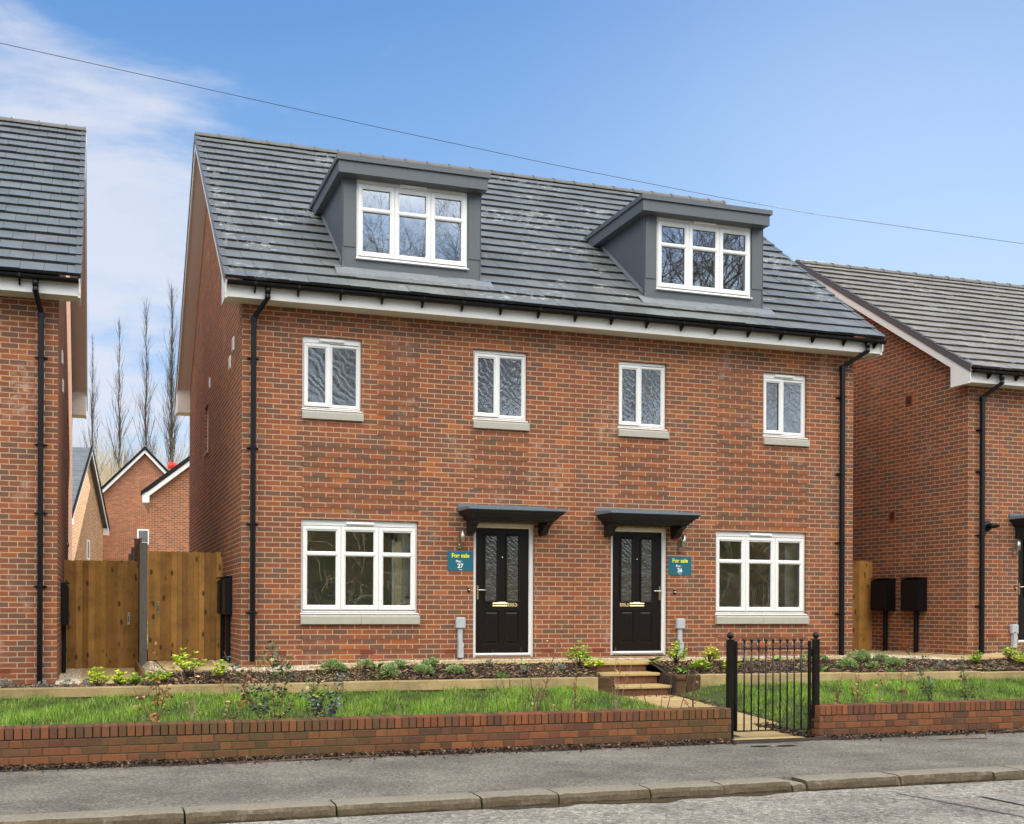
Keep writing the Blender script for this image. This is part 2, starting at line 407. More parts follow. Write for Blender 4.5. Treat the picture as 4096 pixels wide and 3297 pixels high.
    def build(s, name, parent=None, origin=None, local=False):
        me = bpy.data.meshes.new(name)
        o = Vector((0, 0, 0))
        if parent is not None and not local: o = world_origin(parent)
        elif origin is not None: o = Vector(origin)
        V = np.array(s.v, dtype=np.float64)-np.array(o)[None, :]
        me.from_pydata([tuple(p) for p in V], [], s.f)
        for m in s.mats: me.materials.append(m)
        me.polygons.foreach_set('material_index', s.mi)
        me.polygons.foreach_set('use_smooth', s.sm)
        loops = np.zeros(len(me.loops), dtype=np.int32); me.loops.foreach_get('vertex_index', loops)
        tot = np.array([len(f) for f in s.f]); lf = np.repeat(np.arange(len(s.f)), tot)
        ca = me.color_attributes.new('Col', 'FLOAT_COLOR', 'CORNER')
        cc = np.ones((len(loops), 4), dtype=np.float32); cc[:, :3] = np.array(s.c, dtype=np.float32)[lf]
        ca.data.foreach_set('color', cc.ravel())
        uv = me.uv_layers.new(name='UVMap')
        W = np.array(s.v, dtype=np.float64)[loops]
        nr = np.zeros(len(s.f)*3); me.polygons.foreach_get('normal', nr); nr = np.abs(nr.reshape(-1, 3))[lf]
        ax = nr.argmax(1)
        U = np.where(ax == 0, W[:, 1], W[:, 0]); Vv = np.where(ax == 2, W[:, 1], W[:, 2]-UVZ[0])
        uv.data.foreach_set('uv', np.stack([U, Vv], 1).astype(np.float32).ravel())
        me.update()
        ob = bpy.data.objects.new(name, me); C.objects.link(ob)
        if parent is not None: ob.parent = parent
        elif origin is not None: ob.location = origin
        return ob
UVZ = [0.746]

def world_origin(p):
    o = Vector((0, 0, 0))
    while p is not None: o = o+Vector(p.location); p = p.parent
    return o

def tag(o, label=None, cat=None, group=None, kind=None):
    if label: o['label'] = label
    if cat: o['category'] = cat
    if group: o['group'] = group
    if kind: o['kind'] = kind
    return o
def thing(name, loc, label, cat, group=None, rz=0):
    o = bpy.data.objects.new(name, None); C.objects.link(o); o.location = loc; o.rotation_euler = (0, 0, rz)
    o.empty_display_size = .2
    return tag(o, label, cat, group)
def copy_tree(o, parent=None):
    c = o.copy(); C.objects.link(c); c.parent = parent
    for ch in [x for x in CH.get(o.name, []) ]: copy_tree(ch, c)
    return c
CH = {}
def note_children(o):
    CH[o.name] = list(o.children)
    for c in o.children: note_children(c)

def inst(name, tv, tf, pos, rot, scale, cols, mat, parent=None, origin=(0, 0, 0), smooth=False):
    """many small copies of one template in ONE mesh; rot (n,3,3), scale (n,3)"""
    tv = np.asarray(tv, float); k = len(tv); n = len(pos); fs = len(tf[0])
    V = np.einsum('nij,nkj->nki', rot, tv[None]*scale[:, None, :])+pos[:, None, :]
    V = V.reshape(-1, 3)-np.array(origin)
    F = (np.asarray(tf)[None]+(np.arange(n)*k)[:, None, None]).reshape(-1, fs)
    me = bpy.data.meshes.new(name)
    me.vertices.add(len(V)); me.vertices.foreach_set('co', V.astype(np.float32).ravel())
    me.loops.add(F.size); me.loops.foreach_set('vertex_index', F.astype(np.int32).ravel())
    me.polygons.add(len(F)); me.polygons.foreach_set('loop_start', (np.arange(len(F))*fs).astype(np.int32))
    try: me.polygons.foreach_set('loop_total', np.full(len(F), fs, dtype=np.int32))
    except Exception: pass
    me.materials.append(mat)
    if smooth: me.polygons.foreach_set('use_smooth', np.ones(len(F), dtype=bool))
    ca = me.color_attributes.new('Col', 'FLOAT_COLOR', 'CORNER')
    cc = np.ones((n, len(tf)*fs, 4), dtype=np.float32); cc[:, :, :3] = np.asarray(cols)[:, None, :]
    ca.data.foreach_set('color', cc.ravel())
    me.update(calc_edges=True); me.validate()
    ob = bpy.data.objects.new(name, me); C.objects.link(ob)
    if parent is not None: ob.parent = parent
    else: ob.location = origin
    return ob

def eul(n, a, b, c):
    """rotation matrices from arrays of x,y,z angles (applied x then y then z)"""
    ca, sa, cb, sb, cc, sc = np.cos(a), np.sin(a), np.cos(b), np.sin(b), np.cos(c), np.sin(c)
    o = np.zeros(n); i = np.ones(n)
    X = np.array([[i, o, o], [o, ca, -sa], [o, sa, ca]]).transpose(2, 0, 1)
    Y = np.array([[cb, o, sb], [o, i, o], [-sb, o, cb]]).transpose(2, 0, 1)
    Z = np.array([[cc, -sc, o], [sc, cc, o], [o, o, i]]).transpose(2, 0, 1)
    return Z @ Y @ X
def pal(cols, n, j=.15):
    c = np.array(cols)[rng.integers(0, len(cols), n)]
    return np.clip(c*(1+rng.uniform(-j, j, (n, 1))), 0, 1)

def text_mesh(txt, size, ext, x, y, z, mat, name, parent, bold=0, align='CENTER', squeeze=1):
    cu = bpy.data.curves.new(name, 'FONT'); cu.body = txt; cu.size = size; cu.extrude = ext
    cu.offset = bold; cu.align_x = align; cu.align_y = 'CENTER'; cu.resolution_u = 4
    tmp = bpy.data.objects.new('tmp', cu); C.objects.link(tmp)
    bpy.context.view_layer.update()
    me = bpy.data.meshes.new_from_object(tmp.evaluated_get(bpy.context.evaluated_depsgraph_get()))
    bpy.data.objects.remove(tmp)
    mat4 = Matrix.Translation(Vector((x, y, z))-world_origin(parent)) @ Matrix.Rotation(R(90), 4, 'X') @ Matrix.Diagonal((squeeze, 1, 1, 1))
    me.transform(mat4); me.materials.clear(); me.materials.append(mat)
    o = bpy.data.objects.new(name, me); C.objects.link(o); o.parent = parent
    return o

# ------------------------------------------------------------------ house parts
def wall_sheet(mb, a0, a1, z0, z1, ops, T, mat):
    """flat wall with rectangular openings; T maps (a,z,depth) to a point"""
    A = sorted(set([a0, a1]+[v for o in ops for v in o[:2]])); Z = sorted(set([z0, z1]+[v for o in ops for v in o[2:4]]))
    for i in range(len(A)-1):
        for j in range(len(Z)-1):
            ca, cz = (A[i]+A[i+1])/2, (Z[j]+Z[j+1])/2
            if any(o[0] < ca < o[1] and o[2] < cz < o[3] for o in ops): continue
            mb.face([T(A[i], Z[j], 0), T(A[i+1], Z[j], 0), T(A[i+1], Z[j+1], 0), T(A[i], Z[j+1], 0)], mat)
    d = .10
    for o in ops:
        x0, x1, q0, q1 = o[:4]
        mb.face([T(x0, q0, 0), T(x0, q1, 0), T(x0, q1, d), T(x0, q0, d)], mat)
        mb.face([T(x1, q0, 0), T(x1, q0, d), T(x1, q1, d), T(x1, q1, 0)], mat)
        mb.face([T(x0, q1, 0), T(x1, q1, 0), T(x1, q1, d), T(x0, q1, d)], mat)
        mb.face([T(x0, q0, 0), T(x0, q0, d), T(x1, q0, d), T(x1, q0, 0)], mat)

def sash(mb, x0, x1, z0, z1, y, w=.074, transom=None, mat=None):
    mat = mat or M['upvc']
    mb.ring(x0, x1, z0, z1, [(0, .0), (0, -.014), (.006, -.018), (w*.62, -.018), (w*.75, -.008), (w-.004, -.004), (w, .012)], mat, y)
    if transom:
        t = transom
        mb.prism([(y+.012, t-.036), (y-.006, t-.030), (y-.016, t-.018), (y-.018, t), (y-.016, t+.018), (y-.006, t+.030), (y+.012, t+.036)], 0, x0+w*.7, x1-w*.7, mat)

def window(house, x0, x1, z0, z1, kind='three', y=.045, sillz=None, glass='glass', vent=True, label=None, sill_mat='sill', hi=0):
    f = MB(); U = M['upvc']
    head = .085 if vent else .045
    W = x1-x0
    # outer frame plate with real depth
    ya = y+.022
    f.ring(x0+.003, x1-.003, z0, z1-.003, [(0, .07), (0, 0), (.024, 0), (.03, .01), (.034, .03)], U, ya-.02)
    f.box(x0+.02, x1-.02, ya-.022, ya+.02, z1-.003-head, z1-.015, U, bev=.004)
    panes = []
    zb, zt = z0+.035, z1-head-.012
    if kind == 'three':
        e = (x1-x0-.05)/3; tr = zt-.074-.30-.036
        if z1-z0 < 1.3: tr = zt-.074-.27-.036
        for i in range(3):
            a = x0+.025+e*i+.003; b = x0+.025+e*(i+1)-.003
            sash(f, a, b, zb, zt, ya-.02, transom=tr)
            panes.append((a+.07, b-.07, zb+.07, zt-.07))
            if i: f.box(a-.02, a+.014, ya-.018, ya+.03, zb, zt, U)
    else:
        s = x0+.025+W*.44
        sash(f, x0+.028, s, zb, zt, ya-.02, w=.066)
        panes.append((x0+.09, s-.062, zb+.062, zt-.062))
        f.ring(s+.002, x1-.024, zb, zt, [(0, .0), (0, -.006), (.028, -.006), (.036, .002), (.045, .014)], U, ya-.008)
        f.box(s-.006, s+.02, ya-.012, ya+.03, zb, zt, U)
        panes.append((s+.044, x1-.067, zb+.043, zt-.043))
    # white cill
    f.prism([(y+.06, z0-.028), (y-.055, z0-.028), (y-.06, z0-.022), (y-.055, z0-.012), (y+.0, z0+.004), (y+.06, z0+.004)], 0, x0-.012, x1+.012, U)
    wobj = f.build('window', house)
    if label: wobj['label'] = label
    g = MB()
    for a, b, c, d in panes:
        g.face([(a-.01, ya+.006, c-.01), (b+.01, ya+.006, c-.01), (b+.01, ya+.006, d+.01), (a-.01, ya+.006, d+.01)], M[glass])
    g.build('pane', wobj)
    if vent:
        v = MB(); c = (x0+x1)/2; hw = .19 if W < 1.2 else .21; zc = z1-.045
        v.prism([(ya-.02, zc-.022), (ya-.055, zc-.022), (ya-.062, zc-.010), (ya-.045, zc+.02), (ya-.02, zc+.024)], 0, c-hw, c+hw, U)
        v.build('trickle_vent', wobj)
    if sillz:
        s_ = MB(); top = z0-.03; n = 2 if W > 1.2 else 1
        for i in range(n):
            a = x0-.006+(W+.03)*i/n; b = x0-.006+(W+.03)*(i+1)/n-(.004 if i < n-1 else 0)
            s_.prism([(.10, sillz), (-.05, sillz), (-.052, sillz+.004), (-.052, top-.035), (-.046, top-.027), (.0, top-.006), (.10, top+.002)], 0, a, b, M[sill_mat])
        s_.build('sill', wobj)
    return wobj

def tile_roof(mb, X0, X1, Yf, zf, Yr, zr, n, mat, w=.30, off=0, flip=1, seed=3):
    """courses of flat interlocking tiles from the eaves (Yf,zf) up to the ridge (Yr,zr)"""
    rr = random.Random(seed)
    dy, dz = (Yr-Yf)/n, (zr-zf)/n
    L = math.hypot(Yr-Yf, zr-zf); uy, uz = (Yr-Yf)/L, (zr-zf)/L       # up the slope
    ny, nz = -uz, uy                                                  # outward
    if nz < 0: ny, nz = -ny, -nz
    for k in range(n):
        x = X0-(w/2 if k % 2 else 0)-off
        while x < X1:
            a, b = max(x+.0022, X0), min(x+w-.0022, X1); x += w
            if b-a < .02: continue
            lift = .046+rr.uniform(-.004, .005); sk = rr.uniform(-.0025, .0025)
            y0 = Yf+dy*k-uy*.012; z0 = zf+dz*k-uz*.012
            y1 = Yf+dy*(k+1)+uy*.03; z1 = zf+dz*(k+1)+uz*.03
            P = lambda xx, yy, zz, h: (xx, yy+ny*h, zz+nz*h)
            q = rr.uniform(.93, 1.06); c = (q, q, q*rr.uniform(.98, 1.02))
            mb.face([P(a, y0, z0, lift+sk), P(b, y0, z0, lift-sk), P(b, y1, z1, .006), P(a, y1, z1, .006)][::flip], mat, c)
            mb.face([P(a, y0, z0, lift+sk), P(a, y0, z0, .0), P(b, y0, z0, .0), P(b, y0, z0, lift-sk)][::flip], mat, (.16, .16, .14))  # lower edge coloured dark, painting in the shadow line of the course
            mb.face([P(a, y0, z0, lift+sk), P(a, y1, z1, .006), P(a, y1, z1, -.01), P(a, y0, z0, 0)], mat, c)
            mb.face([P(b, y0, z0, lift-sk), P(b, y0, z0, 0), P(b, y1, z1, -.01), P(b, y1, z1, .006)], mat, c)
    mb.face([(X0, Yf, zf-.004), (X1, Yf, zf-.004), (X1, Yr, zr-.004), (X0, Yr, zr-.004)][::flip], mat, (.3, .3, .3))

def build_house(name, label, X0, X1, D, zb, roof, verge_l, verge_r, ops, mats, detail=True, dpc=.746, brackets=None, flank=True):
    """main body with gables left/right. roof=(Yf, zf, zr, ncourses)"""
    UVZ[0] = dpc
    Yf, zf, zr, nc = roof; Yr = D/2; Yb = D-Yf
    h = thing(name, ((X0+X1)/2, 0, zb), label, 'house')
    sl = (zr-zf)/(Yr-Yf)
    zr_at = lambda y: zf+(y-Yf)*sl if y <= Yr else zf+(Yb-y)*sl
    ze = zr_at(0)-.10
    w = MB(); bm = M[mats['brick']]
    wall_sheet(w, X0, X1, zb-.4, ze, ops.get('front', []), lambda a, z, d: (a, d, z), bm)
    wall_sheet(w, X0, X1, zb-.4, ze, [], lambda a, z, d: (X1+X0-a, D-d, z), bm)
    for side, X, sg in (('left', X0, 1), ('right', X1, -1)):
        T = (lambda a, z, d, X=X, sg=sg: (X+sg*d, a, z))
        wall_sheet(w, 0, D, zb-.4, ze, ops.get(side, []), T, bm)
        w.face([(X, 0, ze), (X, D, ze), (X, Yr, zr-.10-.0)], bm)
    for b in ops.get('bands', []):                       # projecting courses
        a0, a1, k0, k1 = b
        for k in range(k0, k1+1, 2):
            z0 = dpc+.075*k+.004; w.box(a0, a1, -.011, .03, z0, z0+.066, bm)
    wo = w.build('wall', h)
    # eaves: fascia, soffit
    e = MB(); B = M['upvc_board']
    fz0, fz1 = zf-.255, zf-.03
    xl = X0-(.28 if verge_l else 0); xr = X1+(.28 if verge_r else 0)
    e.box(xl, xr, Yf+.05, Yf+.07, fz0, fz1, B)
    e.build('fascia', h)
    e = MB(); e.box(xl, xr, Yb-.07, Yb-.05, fz0, fz1, B); e.build('fascia', h)
    e = MB(); e.box(xl, xr, Yf+.07, -.002, fz0+.012, fz0+.022, B); e.build('soffit', h)
    e = MB(); e.box(xl, xr, D+.002, Yb-.07, fz0+.012, fz0+.022, B); e.build('soffit', h)
    for on, X, sg in ((verge_l, X0, -1), (verge_r, X1, 1)):
        if not on: continue
        bx = MB(); xo = X+sg*.295; xi = X+sg*.272
        up, lo = .035, .235
        for ya, yb in ((Yf+.02, Yr), (Yb-.02, Yr)):
            pr = [(ya, zr_at(ya)-up), (yb, zr-up), (yb, zr-lo), (ya, zr_at(ya)-lo)]
            bx.prism(pr, 0, min(xo, xi), max(xo, xi), M[mats.get('barge', 'upvc_board')])
        for s_, ya, yb in ((1, Yf+.045, Yf+.75), (-1, Yb-.045, Yb-.75)):
            bx.prism([(ya, fz0-.02), (ya, zr_at(ya)-up-.05), (ya+s_*.42, zr_at(ya+s_*.42)-.10), (ya+s_*.42, fz0-.02)], 0, min(xo-sg*.001, xi-sg*.01), max(xo-sg*.001, xi-sg*.01), M[mats.get('barge', 'upvc_board')])
        bx.build('bargeboard', h)
        for ya, yb in ((Yf+.4, Yr), (Yb-.4, Yr)):
            sf = MB(); sf.prism([(ya, zr_at(ya)-lo+.045), (yb, zr-lo+.045), (yb, zr-lo+.03), (ya, zr_at(ya)-lo+.03)], 0, min(xi, X), max(xi, X), B)
            sf.build('verge_soffit', h)
        eb = MB(); eb.prism([(D-.12, fz0-.015), (Yb-.08, fz0-.015), (Yb-.08, zr_at(Yb-.08)-.06), (D-.12, zr_at(D-.12)-.2)], 0, min(xi, X)+.002, max(xi, X)-.002, B); eb.build('eaves_box', h)
    # tiles
    r = MB(); xa = X0-(.30 if verge_l else 0); xb = X1+(.30 if verge_r else 0)
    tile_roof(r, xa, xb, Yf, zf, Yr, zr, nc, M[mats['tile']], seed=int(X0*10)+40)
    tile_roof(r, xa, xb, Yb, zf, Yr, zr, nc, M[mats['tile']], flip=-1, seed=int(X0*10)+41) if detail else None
    if not detail: r.face([(xa, Yb, zf), (xa, Yr, zr), (xb, Yr, zr), (xb, Yb, zf)], M[mats['tile']])
    ro = r.build('roof', h)
    rd = MB(); x = xa; seg = .45
    while x < xb-.02:
        e_ = min(x+seg, xb)
        pr = [(Yr+.115*math.sin(t), zr-.02+.085*math.cos(t)) for t in [R(-95+19*i) for i in range(11)]]
        rd.prism(pr, 0, x+.004, e_-.004, M['ridge'])
        pr = [(Yr+.13*math.sin(t), zr-.02+.10*math.cos(t)) for t in [R(-95+19*i) for i in range(11)]]
        rd.prism(pr, 0, e_-.025, e_+.012, M['ridge']); x = e_
    rd.build('ridge_tiles', h)
    L = math.hypot(Yr-Yf, zr-zf)
    for on, X, sg in ((verge_l, xa, -1), (verge_r, xb, 1)):
        if not on: continue
        vg = MB()
        for ya, yb_ in ((Yf, Yr), (Yb, Yr)):
            for k in range(nc):
                y0 = ya+(yb_-ya)*k/nc; y1 = ya+(yb_-ya)*(k+1)/nc; z0 = zf+(zr-zf)*k/nc; z1 = zf+(zr-zf)*(k+1)/nc
                pr = [(y0, z0-.085), (y0, z0+.052), (y1, z1+.026), (y1, z1-.085)]
                vg.prism(pr, 0, X+sg*.012, X-sg*.003, M[mats['verge']])
                pr = [(y0, z0+.044), (y0, z0+.056), (y1, z1+.03), (y1, z1+.018)]
                vg.prism(pr, 0, X-sg*.075, X+sg*.012, M[mats['verge']])
        vg.build('verge_trim', h)
    # gutter with brackets
    g = MB(); gy, gz = Yf-.035, zf-.055
    pr = [(gy+.058*math.cos(t), gz+.058*math.sin(t)) for t in [math.pi+math.pi*i/10 for i in range(11)]]
    pr += [(gy+.050, gz), ]
    pr2 = [(gy+.052*math.cos(t), gz+.052*math.sin(t)) for t in [2*math.pi-math.pi*i/10 for i in range(11)]]
    g.prism(pr[:11]+pr2, 0, xa+.03, xb-.03, M['black_pvc'])
    for xe in (xa+.028, xb-.034): g.prism(pr[:11], 0, xe, xe+.006, M['black_pvc'])
    go = g.build('gutter', h)
    if brackets:
        x = brackets[0]
        while x < xb-.1:
            b = MB(); b.box(x-.011, x+.011, gy-.061, gy-.055, gz-.04, gz+.008, M['black_pvc'])
            b.prism([(gy+.045, gz-.13), (gy+.062, gz-.13), (gy+.075, gz-.04), (gy+.04, gz-.03), (gy-.045, gz-.045), (gy-.02, gz-.07)], 0, x-.012, x+.012, M['black_pvc'])
            b.build('gutter_bracket', go); x += brackets[1]
    return h, wo

def downpipe(h, x, xg, gz, yf, zb, clips, square=True, mat='black_pvc'):
    p = MB(); K = M[mat]; ztop = gz-.33
    p.tube([(xg, yf-.02, gz-.045), (xg, yf-.02, gz-.14)], .042, K, 10)
    p.tube([(xg, yf-.02, gz-.13), (xg, yf-.02, gz-.20), (x+(xg-x)*.1, -.085, ztop-.06), (x, -.07, ztop-.12)], .036, K, 10)
    p.tube([(xg, yf-.02, gz-.175), (xg, yf-.02, gz-.21)], .042, K, 10)
    p.box(x-.036, x+.036, -.11, -.042, zb, ztop-.08, K, bev=.009)
    p.box(x-.042, x+.042, -.116, -.036, ztop-.14, ztop-.06, K, bev=.008)
    o = p.build('downpipe', h)
    for z in clips:
        c = MB(); c.box(x-.043, x+.043, -.117, -.03, z-.014, z+.014, K, bev=.003)
        c.box(x-.085, x+.085, -.035, -.002, z-.010, z+.010, K, bev=.003); c.build('pipe_clip', o)
    return o

def door(h, x0, x1, z0, z1, num, side, label=None, letter=None):
    """x0..z1: outside of the white frame; side -1: handle left"""
    f = MB(); U = M['upvc']; y = .05
    f.ring(x0, x1, z0, z1, [(0, .06), (0, 0), (.05, 0), (.062, .012), (.068, .03)], U, y)
    fr = f.build('door', h)
    if label: fr['label'] = label
    d = MB(); K = M['door']; a, b, c, e = x0+.068, x1-.068, z0+.062, z1-.066; yl = y+.025
    w = b-a; g1 = (a+w*.187, a+w*.385); g2 = (a+w*.597, a+w*.795)
    pz = (c+.16, c+.64, c+.835, e-.135)
    hol = [(g1[0]-.03, g1[1]+.03, pz[2]-.04, pz[3]+.04), (g2[0]-.03, g2[1]+.03, pz[2]-.04, pz[3]+.04),
           (g1[0]-.02, g1[1]+.045, pz[0]-.02, pz[1]+.02), (g2[0]-.045, g2[1]+.02, pz[0]-.02, pz[1]+.02)]
    wall_sheet(d, a, b, c, e, hol, lambda p, q, dd: (p, yl+dd*.3, q), K)
    for i, q in enumerate(hol):
        if i < 2: d.ring(q[0]-.004, q[1]+.004, q[2]-.004, q[3]+.004, [(0, .0), (0, -.012), (.012, -.016), (.026, -.006), (.036, .01)], K, yl)
        else:
            d.ring(q[0], q[1], q[2], q[3], [(0, .0), (.006, .010), (.02, .012), (.045, .0), (.05, -.001)], K, yl)
            d.face([(q[0]+.05, yl-.001, q[2]+.05), (q[1]-.05, yl-.001, q[2]+.05), (q[1]-.05, yl-.001, q[3]-.05), (q[0]+.05, yl-.001, q[3]-.05)], K)
    leaf = d.build('door_leaf', fr)
    g = MB()
    for q in hol[:2]: g.face([(q[0], yl+.004, q[2]), (q[1], yl+.004, q[2]), (q[1], yl+.004, q[3]), (q[0], yl+.004, q[3])], M['glass_door'])
    g.build('pane', fr)
    t = MB(); t.box(x0+.05, x1-.05, y-.035, y+.05, z0+.002, z0+.03, M['chrome'], bev=.006); t.box(x0+.06, x1-.06, y-.01, y+.05, z0+.03, z0+.06, U, bev=.004)
    t.build('threshold', fr)
    lx = letter; lz = c+.765
    l = MB(); l.ring(lx[0], lx[1], lz-.034, lz+.034, [(0, 0), (0, -.008), (.008, -.012), (.016, -.009)], M['brass'], yl)
    l.prism([(yl-.008, lz-.02), (yl-.012, lz-.014), (yl-.018, lz+.01), (yl-.012, lz+.022), (yl-.006, lz+.022)], 0, lx[0]+.01, lx[1]-.01, M['brass'])
    l.build('letterbox', fr)
    hx = a+.03 if side < 0 else b-.03
    k = MB(); k.box(hx-.015, hx+.015, yl-.01, yl, c+.84, c+1.06, M['brass'], bev=.005)
    sg = -side
    k.tube([(hx, yl-.008, c+.985), (hx, yl-.05, c+.985), (hx+sg*.02, yl-.058, c+.985), (hx+sg*.13, yl-.056, c+.985)], .010, M['chrome'], 8)
    k.build('handle', fr)
    p = MB(); p.tube([((a+b)/2, yl-.008, c+1.5), ((a+b)/2, yl+.004, c+1.5)], .014, M['chrome'], 12); p.build('peephole', fr)
    nx = (lx[1]+.085) if side < 0 else (lx[0]-.085)
    text_mesh(num, .112, .003, nx, yl-.004, lz, M['gold'], 'door_number', fr, bold=.0022)
    return fr

def canopy(h, x0, x1, zt, D=.50):
    c = MB(); K = M['canopy_dark']; G = M['canopy_metal']
    lev = [(.0, zt-.075), (.0, zt-.10), (.018, zt-.108), (.022, zt-.13), (.05, zt-.145), (.078, zt-.17), (.092, zt-.20), (.12, zt-.215), (.135, zt-.235)]
    loops = [[(x0+i, 0, z), (x0+i, -(D-i), z), (x1-i, -(D-i), z), (x1-i, 0, z)] for i, z in lev]
    for p, q in zip(loops, loops[1:]):
        for k in range(3): c.face([p[k], q[k], q[k+1], p[k+1]], K)
    c.face(loops[-1], K)
    co = c.build('canopy', h)
    g = MB(); e = .012
    g.box(x0-e, x1-.10, -.02, .0, zt-.03, zt+.03, G)
    top = [(x0-e, 0, zt-.02), (x0-e, -D-e, zt-.045), (x1+e, -D-e, zt-.045), (x1+e, 0, zt-.02)]
    bot = [(p[0], p[1], zt-.082) for p in top]
    g.face(top, G)
    for k in range(3): g.face([top[k], bot[k], bot[k+1], top[k+1]], G)
    for i in range(5):
        xx = x0+.1+(x1-x0-.2)*i/4; g.sphere((xx, -D-e-.001, zt-.062), .006, M['steel'], 6, 4)
    g.build('flashing', co)
    for xb in (x0+.135, x1-.135-.10):
        b = MB(); z = zt-.236
        pr = [(0, z), (-.33, z), (-.33, z-.035), (-.29, z-.04), (-.25, z-.055), (-.20, z-.09), (-.165, z-.14), (-.12, z-.175), (-.06, z-.19), (0, z-.19)]
        b.prism(pr, 0, xb, xb+.10, K); b.build('bracket', co)
    return co

def dormer(h, bx0, bx1, c0, c1, wx0, wx1, roofz, yF=.10, label=None):
    A = M['anth']; zt = 8.02
    zbot = roofz(yF)-.02; yb = (zt-roofz(0))/((roofz(1)-roofz(0)))
    d = MB()
    wall_sheet(d, bx0, bx1, zbot, zt, [(wx0, wx1, 6.70, 7.93)], lambda a, z, q: (a, yF+q, z), A)
    for X in (bx0, bx1):
        d.face([(X, yF, zbot), (X, yF, zt), (X, yb, zt)], A)
    d.box(bx0-.006, wx0-.012, yF-.012, yF, 6.86, 7.9, A); d.box(wx1+.012, bx1+.006, yF-.012, yF, 6.86, 7.9, A)
    d.box(bx0-.012, bx0, yF-.012, yF+.07, 6.6, 7.9, A); d.box(bx1, bx1+.012, yF-.012, yF+.07, 6.6, 7.9, A)
    o = d.build('dormer', h)
    if label: o['label'] = label
    r = MB(); cx0, cx1 = c0+.03, c1-.037
    yc = yb+.25
    r.prism([(cx0, -.10), (cx1, -.10), (cx1, yc), (cx0, yc)], 2, 7.885, 8.06, A)
    r.prism([(c0, -.13), (c1, -.13), (c1, yc+.2), (c0, yc+.2)], 2, 8.062, 8.135, A)
    r.build('dormer_roof', o)
    fl = MB(); n_ = 24
    for i in range(n_):
        xa = bx0-.13+(bx1-bx0+.3)*i/n_; xb = bx0-.13+(bx1-bx0+.3)*(i+1)/n_; w1, w2 = [.17+.014*math.sin(9*i+3*j) for j in (0, 1)]
        P = lambda x, y, k: (x, y, roofz(y)+k)
        fl.face([P(xa, yF-w1, .052), P(xb, yF-w2, .052), P(xb, yF+.02, .06), P(xa, yF+.02, .06)], M['lead'])
        fl.face([P(xa, yF-w1, .052), P(xa, yF-w1, .035), P(xb, yF-w2, .035), P(xb, yF-w2, .052)], M['lead'])
    fl.box(bx0-.005, bx1+.005, yF-.004, yF+.002, zbot, zbot+.10, A)
    for X, s_ in ((bx0, -1), (bx1, 1)):
        fl.prism([(yF-.02, roofz(yF)+.05), (yb, roofz(yb)+.05), (yb, roofz(yb)+.12), (yF-.02, roofz(yF)+.12)], 0, X, X+s_*.008, M['lead'])
    fl.build('flashing', o)
    return window(h, wx0, wx1, 6.71, 7.925, 'three', y=yF+.012, glass='glass_dormer')

def air_brick(h, x, z, y=0, w=.215):
    b = MB(); T = M['terracotta']
    b.box(x-w/2, x+w/2, y-.004, y+.02, z, z+.065, T)
    for i in range(5): b.box(x-w/2+.008, x+w/2-.008, y-.011, y-.003, z+.004+.0125*i, z+.0105+.0125*i, T)
    b.build('air_brick', h)

def room(h, x0, x1, z0, z1, depth=3.2, mat='interior', y=.12, extra=None):
    m = MB(); I = M[mat]
    a, b, c, d, e = x0, x1, z0, z1, y+depth
    m.face([(a, e, c), (b, e, c), (b, e, d), (a, e, d)], I); m.face([(a, y, c), (a, e, c), (a, e, d), (a, y, d)], I)
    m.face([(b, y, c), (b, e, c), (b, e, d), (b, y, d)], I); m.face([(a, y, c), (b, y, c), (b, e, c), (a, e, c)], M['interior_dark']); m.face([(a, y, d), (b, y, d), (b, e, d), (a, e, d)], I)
    if extra: extra(m)
    return m.build('room', h)

# ------------------------------------------------------------------ middle pair of houses
WU = [(.881, 1.775), (3.553, 4.448), (6.036, 6.912), (8.748, 9.615)]
WG = [(.873, 2.668), (7.845, 9.620)]
DR = [(3.567, 4.586), (5.918, 6.940)]
UZ = (4.385, 5.45); GZ = (1.375, 2.752)
ops = dict(front=[(a, b, *UZ) for a, b in WU]+[(a, b, *GZ) for a, b in WG]+[(a, b, .68, 2.765) for a, b in DR],
           left=[(4.85, 5.5, 4.40, 5.30), (4.95, 5.55, 1.6, 2.3)],
           bands=[(2.02, 2.67, 44, 62), (.885, 2.67, 29, 42), (7.85, 8.53, 44, 62), (7.85, 9.63, 28, 42), (3.57, 4.46, 34, 44), (6.04, 6.93, 34, 44), (.885, 2.67, 1, 4), (7.85, 9.63, 1, 4)])
main, mw = build_house('semi_detached_houses', 'pair of red brick houses with two grey dormers and black doors', 0, 10.565, 9.0, .62, (-.40, 6.08, 10.15, 19), True, True, ops,
                       dict(brick='brick', tile='tile', verge='verge'), brackets=(.12, .62))
tag(mw, 'red multi brick wall with bands of projecting courses between the windows')
rz = lambda y: 6.08+(y+.40)*(10.15-6.08)/4.90
for i, (a, b) in enumerate(WU):
    window(main, a, b, *UZ, 'two', sillz=4.225, glass='glass_wavy', vent=(i in (0, 3)))
for a, b in WG: window(main, a, b, *GZ, 'three', sillz=1.20)
door(main, *DR[0], .68, 2.762, '885', -1, 'black door 885 with the handle on its left', letter=(3.905, 4.165))
door(main, *DR[1], .69, 2.762, '883', 1, 'black door 883 with the handle on its right', letter=(6.285, 6.56))
canopy(main, 3.315, 4.885, 3.015); canopy(main, 5.655, 7.235, 3.025)
dormer(main, 1.505, 3.69, 1.361, 3.775, 1.712, 3.482, rz, label='left grey box dormer with a three light window')
dormer(main, 6.567, 8.785, 6.384, 8.825, 6.775, 8.565, rz, label='right grey box dormer with a three light window')
downpipe(main, .15, .30, 6.03, -.40, .66, (5.05, 3.75, 2.65, 1.37))
